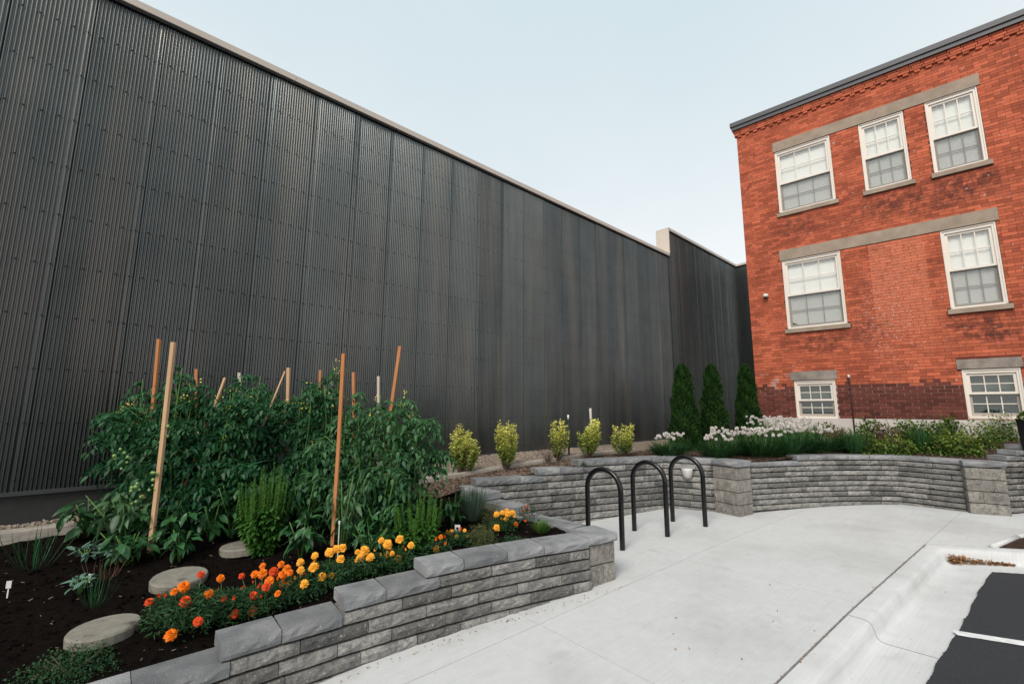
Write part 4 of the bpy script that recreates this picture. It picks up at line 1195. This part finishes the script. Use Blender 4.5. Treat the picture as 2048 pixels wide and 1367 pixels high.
# basil --------------------------------------------------------------
def basil(label, base, H, width, nsp, seed, big=.05):
    global nr
    nr = np.random.default_rng(seed); r = random.Random(seed)
    bz = soil(*base); root = empty('basil_plant', (base[0], base[1], bz)); tag(root, label, 'basil', 'flowering basil plants')
    L = Leaves(); st = MB()
    for k in range(nsp):
        a = r.uniform(0, 6.28); rr = width / 2 * math.sqrt(r.random()); h = H * r.uniform(.78, 1.05) * (1 - .25 * (rr / width * 2) ** 2)
        e = np.array([math.cos(a) * rr, math.sin(a) * rr, h]); b = e * [.3, .3, 0]; mid = e * [.85, .85, .55]
        st.tube([b, mid, e], [.004, .003, .0015], 4)
        n = 26
        for j in range(n):      # whorls up the flower spike
            t = .5 + .5 * j / n
            p = mid + (e - mid) * (t - .5) * 2
            d = rdir(5, -.1, .4)
            L.add(np.repeat(p[None], 5, 0), d, UP + rdir(5) * .3, .017 * (1.25 - .6 * (t - .5) * 2), .011, .3, .3, np.clip(nr.random(5) * .4 + .65, 0, 1))
        for j in range(14):     # broad leaves below
            t = r.random() ** .8
            p = b + (mid - b) * t; d = rdir(2, -.2, .5); d[:, 2] += .1
            L.add(np.repeat(p[None], 2, 0), d, UP + rdir(2) * .4, big * r.uniform(.7, 1.4), big * r.uniform(.45, .7), .5, .4, nr.random(2) * .55)
    tag(put('foliage', L.mesh('foliage', 'leaf_basil'), root), kind='stuff')
    st.obj('stems', 'stem_green', root, smooth=True)
basil('bright green basil with flower spikes beside the yellow marigolds', gpos(838, 4.36), .54, .50, 44, 301, .055)
basil('shaded basil with flower spikes in front of the middle tomatoes', gpos(537, 4.38), .82, .52, 44, 302, .06)

# ------------------------------------------------------------------ marigolds
def marigold_mesh(mt, seed):
    global nr
    nr = np.random.default_rng(seed)
    L = Leaves()
    for lay, (n_, rad, tz, ln) in enumerate(((14, .25, -.25, .86), (14, .2, .05, .80), (12, .14, .35, .68), (10, .08, .75, .52), (6, .03, 1.4, .36))):
        a = np.arange(n_) * 2 * math.pi / n_ + lay * .3 + nr.uniform(-.15, .15, n_)
        d = np.stack([np.cos(a), np.sin(a), np.full(n_, tz) + nr.uniform(-.15, .2, n_)], 1)
        p = np.stack([np.cos(a) * rad * .4, np.sin(a) * rad * .4, np.full(n_, lay * .10)], 1)
        L.add(p, d, UP + rdir(n_) * .35, ln * nr.uniform(.85, 1.1, n_), .74 * nr.uniform(.8, 1.2, n_), nr.uniform(.1, .7, n_), -.25, np.clip(nr.random(n_) * .6 + .25 * (3 - lay) / 3 + .1, 0, 1))
    L.add(np.array([[0, 0, .1]]), np.array([[0, 0, -1.]]), np.array([[1, 0, 0.]]), .5, .3, 0, 0, .9)
    return L.mesh('flower_head', mt)
MG = {'Y': [marigold_mesh('petal_yellow', 11 + k) for k in range(3)], 'O': [marigold_mesh('petal_orange', 21 + k) for k in range(3)], 'R': [marigold_mesh('petal_red', 31 + k) for k in range(3)]}
z8 = lambda a, b: (400 + a / 2.2756, 980 + b / 2.2756)
z1 = lambda a, b: (a / 1.88, 640 + b / 1.88)
z9 = lambda a, b: (900 + a / 6.827, 900 + b / 6.827)
heads = []
for a, b, c in ((95, 397, 'O'), (190, 388, 'R'), (40, 468, 'O'), (108, 490, 'R'), (160, 560, 'R'), (243, 548, 'R'), (245, 475, 'R'), (285, 342, 'O'), (5, 380, 'R'), (250, 380, 'O'), (285, 375, 'O'), (335, 368, 'R'), (300, 437, 'R'), (316, 410, 'O'), (354, 467, 'O'),
                (370, 335, 'O'), (395, 355, 'O'), (380, 380, 'O'), (410, 372, 'O'), (375, 425, 'O'), (408, 420, 'O'), (476, 422, 'Y'), (458, 325, 'Y'), (459, 360, 'Y'), (522, 295, 'Y'), (516, 347, 'Y'), (558, 390, 'Y'), (600, 385, 'Y'), (590, 280, 'Y'), (622, 265, 'Y'), (648, 260, 'Y'), (640, 310, 'Y'),
                (750, 270, 'Y'), (717, 278, 'Y'), (730, 305, 'Y'), (775, 300, 'Y'), (825, 225, 'Y'), (855, 243, 'Y'), (862, 272, 'Y'), (850, 296, 'Y'), (875, 285, 'Y'), (908, 220, 'Y'), (903, 308, 'Y'), (960, 247, 'Y'), (1096, 210, 'O'), (1075, 265, 'Y')):
    heads.append((*z8(a, b), c))
for a, b, c in ((562, 1057, 'R'), (693, 998, 'O'), (697, 1053, 'R'), (655, 1018, 'O'), (785, 1025, 'O'), (745, 1130, 'R'), (643, 1180, 'O')): heads.append((*z1(a, b), c))
near_m = [(365, 1258, 'bushy marigold with red-orange blooms at the front left of the row', .26, (0, 405), .24), (440, 1236, 'marigold with orange and red blooms, second in the row', .18, (405, 480), .22), (515, 1222, 'marigold with dense orange blooms in the middle of the row', .17, (480, 562), .22), (590, 1196, 'marigold where orange blooms turn yellow', .16, (562, 618), .2),
          (655, 1168, 'yellow marigold in front of the pepper plant', .17, (618, 700), .2), (728, 1150, 'yellow marigold left of the second basil', .16, (700, 755), .18), (785, 1138, 'yellow marigold in front of the bright basil', .17, (755, 835), .2), (865, 1110, 'sparse marigold with two small blooms near the wall cap', .13, (835, 890), .16)]
def marigold(px, py, lab, H, rng, w_, hd, seed, hs=.040, group='marigolds along the front wall'):
    global nr
    nr = np.random.default_rng(seed); r = random.Random(seed)
    B = surf(px, py, soil); root = empty('marigold_plant', tuple(B)); tag(root, lab, 'marigold', group)
    L = Leaves(); n_ = int(1300 * (w_ / .2) ** 2)
    th = nr.random(n_) * 2 * math.pi; rr = w_ * np.sqrt(nr.random(n_)); zz = H * nr.random(n_) ** .7 * (1 - .35 * (rr / w_) ** 3)
    P = np.stack([rr * np.cos(th), rr * np.sin(th) * .8, zz], 1)
    for k in range(n_): pass
    d = rdir(n_, -.3, .8) + np.stack([np.cos(th), np.sin(th), th * 0], 1) * .4
    L.add(P, d, UP + rdir(n_) * .7, nr.uniform(.025, .05, n_), nr.uniform(.005, .010, n_), nr.uniform(0, .6, n_), .2)
    tag(put('foliage', L.mesh('foliage', 'leaf_marigold'), root), kind='stuff')
    st = MB()
    for (hx, hy, c) in hd:
        dep = B[1] + r.uniform(-.16, -.02) + (1195 - hy) * .0008
        P = ondep(hx, hy, dep)
        zs = soil(P[0], P[1])
        if P[2] < zs + .06: P = surf(hx, hy, lambda x, y: soil(x, y) + .075)
        if P[2] > B[2] + H + .08: P = surf(hx, hy, lambda x, y: soil(x, y) + H + .03)
        sz = hs * r.uniform(.62, 1.15)
        to = np.array([0, 0, CAMH]) - P; to /= np.linalg.norm(to)
        q = P - B
        st.tube([(q[0] * .4, q[1] * .4 + .02, .0), (q[0], q[1] + .01, q[2] - .02)], [.003, .003], 4)
        nrm = Vector((to[0] * .55 + r.uniform(-.3, .3), to[1] * .55 + r.uniform(-.2, .2), .75)).normalized()
        rot = nrm.to_track_quat('Z', 'Y').to_euler()
        put('flower_head', r.choice(MG[c]), root, tuple(q), rot, (sz, sz, sz * r.uniform(.85, 1.1)))
    for k in range(max(2, len(hd) // 2)):          # half-open buds
        a = r.uniform(0, 6.28); rr = w_ * r.random(); b_ = .011 * r.uniform(.8, 1.5)
        q = (math.cos(a) * rr, math.sin(a) * rr * .8, H * r.uniform(.8, 1.1))
        put('bud', MG[r.choice(hd)[2] if hd else 'Y'][0], root, q, (r.uniform(-.6, .6), r.uniform(-.6, .6), 0), (b_, b_, b_ * 1.8))
        st.tube([(q[0] * .5, q[1] * .5, 0), (q[0], q[1], q[2] - .005)], .002, 3)
    if len(st.V): st.obj('stems', 'stem_green', root)
for i, (px, py, lab, H, rng, w_) in enumerate(near_m):
    marigold(px, py, lab, H, rng, w_, [h for h in heads if rng[0] <= h[0] < rng[1]], 400 + i)
fh = [(*z9(a, b), c) for a, b, c in ((635, 868, 'Y'), (715, 845, 'Y'), (775, 820, 'Y'), (850, 850, 'Y'), (790, 862, 'Y'), (768, 935, 'Y'), (898, 1000, 'O'), (640, 1050, 'Y'))]
marigold(1010, 1062, 'yellow marigold in the far corner beside the golden herb', .17, None, .14, fh, 420, .036)
marigold(1052, 1045, 'small marigold with tiny red blooms against the return wall', .2, None, .09, [(*z9(a, b), 'R') for a, b in ((1000, 820), (1060, 805), (1085, 890), (1030, 960), (1005, 880))], 421, .02)
marigold(910, 1088, 'low yellow marigold beside the white plant tag', .12, None, .14, [(*z9(a, b), 'Y') for a, b in ((35, 1095), (15, 1140), (93, 1170), (200, 1090), (237, 1165))] + [(889, 1072, 'O')], 422, .026)
# ------------------------------------------------------------------ small herbs
def tuft(name, label, cat, px, py, H, w_, n_, mt, seed, blade=.006, curve=.4, fn=soil, tipcol=None, pos=None, sub='blades'):
    global nr
    nr = np.random.default_rng(seed)
    B = np.array([*pos, fn(*pos)]) if pos is not None else surf(px, py, fn)
    root = empty(name, tuple(B)); tag(root, label, cat)
    L = Leaves()
    th = nr.random(n_) * 2 * math.pi; rr = w_ * nr.random(n_)
    P = np.stack([rr * .35 * np.cos(th), rr * .35 * np.sin(th), np.zeros(n_)], 1)
    D = np.stack([np.cos(th) * rr, np.sin(th) * rr, H * nr.uniform(.6, 1.05, n_)], 1)
    ln = np.linalg.norm(D, axis=1)
    side = np.stack([np.cos(th), np.sin(th), np.full(n_, .4)], 1)
    L.add(P, D, -side * -1, ln, blade, nr.uniform(0, curve, n_), .2)
    tag(put(sub, L.mesh(sub, mt), root), kind='stuff')
    return root, B
def bushlet(name, label, cat, px, py, H, w_, n_, mt, seed, leaf=.014, fn=soil, bl=None, pos=None, top_tint=.5):
    global nr
    nr = np.random.default_rng(seed)
    B = np.array([*pos, fn(*pos)]) if pos is not None else surf(px, py, fn)
    root = empty(name, tuple(B)); tag(root, label, cat)
    L = Leaves(); u_ = rdir(n_, -.1, 1); rr = nr.random(n_) ** .45
    P = u_ * rr[:, None] * [w_, w_ * .8, H] * (1 + .18 * np.sin(u_[:, :1] * 9) * np.cos(u_[:, 1:2] * 8))
    P[:, 2] = np.maximum(P[:, 2], .005)
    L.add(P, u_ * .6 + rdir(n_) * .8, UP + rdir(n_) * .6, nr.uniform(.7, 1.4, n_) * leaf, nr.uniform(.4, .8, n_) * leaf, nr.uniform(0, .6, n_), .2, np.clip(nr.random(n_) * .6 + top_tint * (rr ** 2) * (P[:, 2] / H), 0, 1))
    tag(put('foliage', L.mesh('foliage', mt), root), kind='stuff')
    st = MB(); r = random.Random(seed)
    for k in range(5):
        a = r.uniform(0, 6.28); st.tube([(0, 0, -.01), (math.cos(a) * w_ * .5, math.sin(a) * w_ * .5, H * .7)], [.006, .002], 4)
    st.obj('stems', 'twig', root)
    return root, B
bushlet('golden_herb', 'low herb with tiny yellow-brown flowers in front of the lavender', 'herb', 962, 1086, .17, .17, 2600, 'leaf_herb', 501, .012)
bushlet('golden_herb', 'taller brownish herb behind the low golden one', 'herb', 985, 1050, .26, .13, 1600, 'leaf_herb', 502, .012)
tuft('lavender', 'grey-green lavender tuft in front of the stepped slabs', 'lavender', 945, 1042, .38, .20, 420, 'leaf_lavender', 503, .007, .2)
tuft('grass_tuft', 'bright green grass tuft at the end of the garden bed', 'grass', 1083, 1066, .12, .12, 500, 'leaf_grass', 504, .004, .5)
tuft('chives', 'wispy dark chives near the kohlrabi', 'chives', 190, 1215, .24, .16, 40, 'leaf_tomato', 505, .003, .5)
tuft('chives', 'thin dark onion leaves at the left edge', 'chives', 70, 1140, .34, .3, 40, 'leaf_tomato', 506, .004, .7)
tuft('dry_grass', 'few dry straw blades by the kohlrabi', 'grass', 205, 1165, .12, .25, 26, 'leaf_brown', 507, .003, 1.0)
bushlet('carrot_top', 'feathery dark green carrot leaves in the lower left corner', 'carrot', 140, 1345, .13, .26, 2600, 'leaf_marigold', 508, .012)
bushlet('low_weed', 'small dark green weed in front of the far yellow marigold', 'weed', 1030, 1085, .06, .16, 500, 'leaf_marigold', 509, .018)
bushlet('low_weed', 'tiny green weed in the mulch below the third golden shrub', 'weed', 1168, 932, .06, .05, 120, 'leaf_marigold', 510, .02, bedz)
# plant tags
def plant_tag(px, py, Y, w_, h, lab, tilt=.2, pic=False, fn=soil):
    P = ondep(px, py, Y); zg = fn(P[0], P[1])
    root = empty('plant_tag', (P[0], P[1], zg), rnd.uniform(-.4, .4)); tag(root, lab, 'plant tag')
    hz = max(P[2] - zg, .03)
    MB().box((-.004, 0, -.03), (.004, .0015, hz - h * .3)).obj('stick', 'white_plastic', root)
    MB().box((-w_ / 2, -.003, hz - h / 2), (w_ / 2, -.0005, hz + h / 2)).obj('card', 'white_plastic', root)
    if pic: MB().tube([(0, -.0045, hz), (0, -.0035, hz)], w_ * .27, 7).obj('printed_flower', 'pansy', root)
plant_tag(915, 1056, 4.62, .055, .07, 'white plant tag with a dark printed flower by the low marigold', pic=True)
plant_tag(679, 1044, 4.2, .018, .03, 'small white plant tag beside the foot of the orange stake')
plant_tag(18, 1168, 3.45, .03, .05, 'white plant tag at the left edge of the garden')
plant_tag(180, 1152, 3.75, .022, .04, 'small clear tag between the kohlrabi plants')
plant_tag(826, 905, 5.2, .03, .16, 'tall white marker strip at the right edge of the tomatoes')

# ------------------------------------------------------------------ golden shrubs
def gold(px, py, H, w_, seed, lab, n_=1500, asym=0, gap=0):
    global nr
    nr = np.random.default_rng(seed); r = random.Random(seed)
    B = surf(px, py, bedz); root = empty('golden_shrub', tuple(B)); tag(root, lab, 'shrub', 'golden shrubs on the raised bed'); root.rotation_euler = (r.uniform(-.06, .06), r.uniform(-.09, .09), r.uniform(0, 6)) if not asym else (0, 0, 0)
    L = Leaves(); st = MB(); ns = 26
    for k in range(ns):
        a = r.uniform(0, 6.28); rr = w_ * math.sqrt(r.random()) * (.8 if k else 0)
        e = np.array([math.cos(a) * rr + asym, math.sin(a) * rr * .8, H * r.uniform(.5, 1.16)])
        if gap and abs(e[0] - gap * .0) < .035: e[2] *= .8
        b = np.array([e[0] * .22, e[1] * .22, 0]); m_ = b + (e - b) * [.85, .85, .5]
        st.tube([b, m_, e], [.005, .004, .002], 4)
        n2 = n_ // ns
        t = .22 + .78 * nr.random(n2) ** .8
        pts = np.where(t[:, None] < .5, b + (m_ - b) * (t * 2)[:, None], m_ + (e - m_) * (t * 2 - 1)[:, None])
        pts = pts + rdir(n2) * .028
        hh = pts[:, 2] / H
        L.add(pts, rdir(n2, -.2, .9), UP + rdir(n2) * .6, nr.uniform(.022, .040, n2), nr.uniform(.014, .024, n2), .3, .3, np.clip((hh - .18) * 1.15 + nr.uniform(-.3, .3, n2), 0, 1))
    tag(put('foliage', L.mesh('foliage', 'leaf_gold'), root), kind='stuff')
    st.obj('stems', 'twig', root)
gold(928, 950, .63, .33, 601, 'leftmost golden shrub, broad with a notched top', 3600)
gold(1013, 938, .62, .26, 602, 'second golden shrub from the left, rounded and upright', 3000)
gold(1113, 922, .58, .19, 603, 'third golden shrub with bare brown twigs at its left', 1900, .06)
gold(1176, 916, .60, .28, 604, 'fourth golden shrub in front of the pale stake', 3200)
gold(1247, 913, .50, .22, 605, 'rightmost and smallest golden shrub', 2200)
B = surf(1098, 926, bedz); m = MB(); r = random.Random(3)
for k in range(34):
    a = r.uniform(-.9, .9) - math.pi / 2 * 0; L_ = r.uniform(.2, .48)
    dx = math.sin(a) * L_ * .8 - .1 * r.random(); dz = math.cos(a) * L_
    m.tube([(0, 0, -.01), (dx * .4, r.uniform(-.05, .05), dz * .55), (dx, r.uniform(-.1, .1), dz)], [.0035, .0025, .001], 3)
tag(m.obj('bare_twigs', 'twig', None, tuple(B)), 'bare brown twigs of a dead bush beside the third golden shrub', 'dead bush')
# marker posts on the gravel
P = ondep(1138, 908, 8.0)
e = empty('marker_post', (P[0], P[1], P[2])); tag(e, 'thin black post with a white tip on the gravel', 'post')
MB().tube([(0, 0, 0), (-.005, 0, .60)], .015, 8).obj('shaft', 'black_plastic', e, smooth=True)
MB().tube([(-.005, 0, .60), (-.006, 0, .68)], .017, 8).obj('tip', 'white_plastic', e, smooth=True)
P = ondep(1183, 905, 8.3)
e = empty('survey_stake', (P[0], P[1], P[2])); tag(e, 'pale wooden survey stake with a ribbon behind the fourth golden shrub', 'stake')
MB().tube([(0, 0, 0), (.0, 0, .80)], .024, 4).obj('shaft', 'stake_grey', e)
MB().add([(-.03, -.026, .79), (-.005, -.026, .80), (-.002, -.028, .62), (-.02, -.03, .60)], [(0, 1, 2, 3)]).obj('ribbon', 'white_plastic', e)

# ------------------------------------------------------------------ arborvitae
def cedar(px, ptop, Y, rad, seed, lab):
    global nr
    nr = np.random.default_rng(seed)
    T = ondep(px, ptop, Y); bz = bedz(T[0], T[1])
    H = T[2] - bz
    root = empty('arborvitae', (T[0], T[1], bz)); tag(root, lab, 'conifer', 'arborvitae by the brick corner')
    MB().tube([(0, 0, -.02), (0, 0, H * .5), (0, 0, H * .95)], [.035, .02, .005], 7).obj('trunk', 'bark', root, smooth=True)
    n_ = 9000
    t = nr.random(n_) ** 1.1
    prof_ = np.interp(t, [0, .14, .32, .6, .83, .93, .98, 1], [.9, 1, .92, .69, .50, .34, .19, .04])
    th = nr.random(n_) * 2 * math.pi
    lump = 1 + .12 * np.sin(th * 3 + t * 14 + seed) + .10 * np.sin(th * 5 - t * 23) 
    rr = rad * prof_ * lump * (1 - .35 * nr.random(n_) ** 2)
    P = np.stack([rr * np.cos(th), rr * np.sin(th), t * H * .985], 1)
    D = np.stack([np.cos(th) * .55, np.sin(th) * .55, np.full(n_, .9)], 1) + rdir(n_) * .35
    L = Leaves(); L.add(P, D, np.stack([np.cos(th), np.sin(th), th * 0], 1) + rdir(n_) * .8, nr.uniform(.035, .075, n_), nr.uniform(.012, .026, n_), nr.uniform(-.2, .4, n_), .2, np.clip(nr.random(n_) * .7 + .25 * np.sin(th * 4 + t * 30) + .1, 0, 1))
    tag(put('crown', L.mesh('crown', 'leaf_cedar'), root), kind='stuff')
cedar(1363, 729, 8.9, .275, 701, 'left of three dark green arborvitae, its base in white alliums')
cedar(1421, 729, 9.4, .265, 702, 'middle of three dark green arborvitae by the metal wall')
cedar(1489, 729, 9.9, .26, 703, 'right of three dark green arborvitae, against the brick corner')

# ------------------------------------------------------------------ alliums
V = []; F = []
def bloom(seed):
    global nr
    nr = np.random.default_rng(seed); L = Leaves(); n_ = 110
    u_ = rdir(n_)
    L.add(u_ * .35, u_, rdir(n_), nr.uniform(.5, .72, n_), .30, 0, .2, np.clip(nr.random(n_) * .6 + .35 * u_[:, 2] + .2, 0, 1))
    return L.mesh('flower_head', 'allium_bloom')
AB = [bloom(k) for k in range(3)]
def allium(base, H, w_, nb, nh, seed, lab, hz=.07, wy=None):
    global nr
    nr = np.random.default_rng(seed); r = random.Random(seed); wy = wy or w_ * .7
    bz = bedz(*base); root = empty('allium_clump', (base[0], base[1], bz)); tag(root, lab, 'allium', 'alliums on the raised bed')
    L = Leaves(); th = nr.random(nb) * 2 * math.pi; rr = np.sqrt(nr.random(nb))
    P = np.stack([rr * w_ * .85 * np.cos(th), rr * wy * .85 * np.sin(th), np.zeros(nb)], 1)
    out = np.stack([np.cos(th) * .5, np.sin(th) * .5, nr.uniform(.6, 1.4, nb)], 1) + rdir(nb) * .3
    ln = nr.uniform(.7, 1.2, nb) * H * .78
    L.add(P, out, np.stack([-np.cos(th), -np.sin(th), np.full(nb, 1.)], 1), ln, .011, nr.uniform(.1, .7, nb), .3, np.clip(nr.random(nb) ** 1.6, 0, 1))
    tag(put('leaves', L.mesh('leaves', 'leaf_allium'), root), kind='stuff')
    st = MB()
    for k in range(nh):
        a = r.uniform(0, 6.28); q = math.sqrt(r.random()); x_ = w_ * q * math.cos(a) * 1.05; y_ = wy * q * math.sin(a) * 1.05
        z_ = H * r.uniform(.80, 1.06) + hz * 0
        st.tube([(x_ * .6, y_ * .6, 0), (x_ * .9, y_ * .9, z_ * .6), (x_, y_, z_)], [.0025, .002, .0018], 3)
        s_ = r.uniform(.021, .031)
        put('flower_head', r.choice(AB), root, (x_, y_, z_), (r.uniform(0, 6), r.uniform(0, 6), 0), (s_, s_, s_))
    st.obj('stems', 'stem_green', root)
def bedpos(px, Y): P = ondep(px, 900, Y); return (P[0], P[1])
allium(bedpos(1338, 7.85), .37, .26, 460, 26, 801, 'allium clump in front of the left arborvitae')
allium(bedpos(1437, 7.5), .35, .24, 460, 14, 802, 'allium clump just above the pillar by the lamp')
allium(bedpos(1462, 7.85), .44, .34, 600, 46, 803, 'allium clump in front of the middle arborvitae')
allium(bedpos(1522, 7.65), .44, .34, 620, 52, 804, 'allium clump below the brick corner')
allium(bedpos(1535, 8.8), .56, .36, 420, 48, 805, 'taller allium clump at the back beside the right arborvitae')
allium(bedpos(1588, 7.85), .46, .32, 600, 44, 806, 'allium clump below the left basement window')
allium(bedpos(1605, 8.8), .50, .34, 360, 38, 807, 'back allium clump touching the left basement window')
for px_, Y_, lab_, sd_ in ((1535, 9.7, 'dark leafy filler shrub behind the alliums at the brick corner', 821), (1600, 9.4, 'dark leafy filler shrub under the left basement window', 822), (1655, 9.5, 'dark leafy filler shrub right of the left basement window', 823)):
    bushlet('low_shrub', lab_, 'shrub', 0, 0, .34, .42, 1300, 'leaf_cover', sd_, .05, bedz, pos=bedpos(px_, Y_), top_tint=.05)
allium(bedpos(1645, 7.9), .42, .28, 460, 24, 808, 'rightmost allium clump next to the brown spirea')
tuft('grass_tuft', 'dark ornamental grass tuft at the wall edge left of the climbing roses', 'grass', 0, 0, .34, .32, 420, 'leaf_allium', 811, .011, .6, bedz, pos=bedpos(1705, 7.75))
tuft('grass_tuft', 'dark ornamental grass tuft amid the yellow-green shrubs', 'grass', 0, 0, .36, .28, 380, 'leaf_allium', 812, .011, .6, bedz, pos=bedpos(1845, 7.7))
tuft('grass_tuft', 'dark grass tuft in front of the alliums below the basement window', 'grass', 0, 0, .3, .32, 420, 'leaf_allium', 813, .011, .6, bedz, pos=bedpos(1575, 7.7))
# ------------------------------------------------------------------ low shrubs along the right
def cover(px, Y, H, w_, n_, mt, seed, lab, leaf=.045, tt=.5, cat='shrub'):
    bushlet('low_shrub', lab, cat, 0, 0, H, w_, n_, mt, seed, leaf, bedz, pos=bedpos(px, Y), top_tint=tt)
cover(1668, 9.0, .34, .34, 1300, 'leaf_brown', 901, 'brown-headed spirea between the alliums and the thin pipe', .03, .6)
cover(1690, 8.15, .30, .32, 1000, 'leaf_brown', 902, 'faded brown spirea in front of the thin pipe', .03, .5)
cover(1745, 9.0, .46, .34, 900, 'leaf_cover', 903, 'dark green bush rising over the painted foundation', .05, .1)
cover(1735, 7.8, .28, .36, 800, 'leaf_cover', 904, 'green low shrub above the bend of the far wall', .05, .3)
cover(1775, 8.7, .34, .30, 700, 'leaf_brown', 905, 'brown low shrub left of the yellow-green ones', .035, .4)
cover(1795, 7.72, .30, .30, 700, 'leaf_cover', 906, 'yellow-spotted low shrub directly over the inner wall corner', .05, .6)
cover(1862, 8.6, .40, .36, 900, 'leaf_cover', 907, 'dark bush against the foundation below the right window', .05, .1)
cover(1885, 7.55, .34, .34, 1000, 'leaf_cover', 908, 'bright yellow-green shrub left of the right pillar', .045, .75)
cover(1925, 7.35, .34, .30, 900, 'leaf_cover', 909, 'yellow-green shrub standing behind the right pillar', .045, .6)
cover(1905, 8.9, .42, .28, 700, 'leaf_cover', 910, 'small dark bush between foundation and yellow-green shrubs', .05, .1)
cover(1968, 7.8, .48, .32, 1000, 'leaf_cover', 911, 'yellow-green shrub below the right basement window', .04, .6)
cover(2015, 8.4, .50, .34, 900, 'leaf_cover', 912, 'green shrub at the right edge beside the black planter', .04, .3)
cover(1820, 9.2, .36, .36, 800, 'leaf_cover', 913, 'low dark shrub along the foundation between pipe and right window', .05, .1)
# black planter at the right edge
P = ondep(2072, 930, 6.6)
e = empty('black_planter', (P[0] + .12, P[1], gz(P[0]))); tag(e, 'tall black planter cut off by the right edge', 'planter')
zt = ondep(2040, 838, 6.6)[2] - gz(P[0])
MB().tube([(0, 0, 0), (0, 0, .03), (0, 0, zt - .04), (0, 0, zt)], [.14, .145, .205, .215], 4).obj('pot', 'black_plastic', e)
nr = np.random.default_rng(5)
L = Leaves(); u_ = rdir(260, 0, 1); L.add(u_ * [.16, .16, .12] + [0, 0, zt], u_ + rdir(260) * .6, UP + rdir(260) * .5, .05, .03, .3); put('plant', L.mesh('plant', 'leaf_cover'), e)['kind'] = 'stuff'
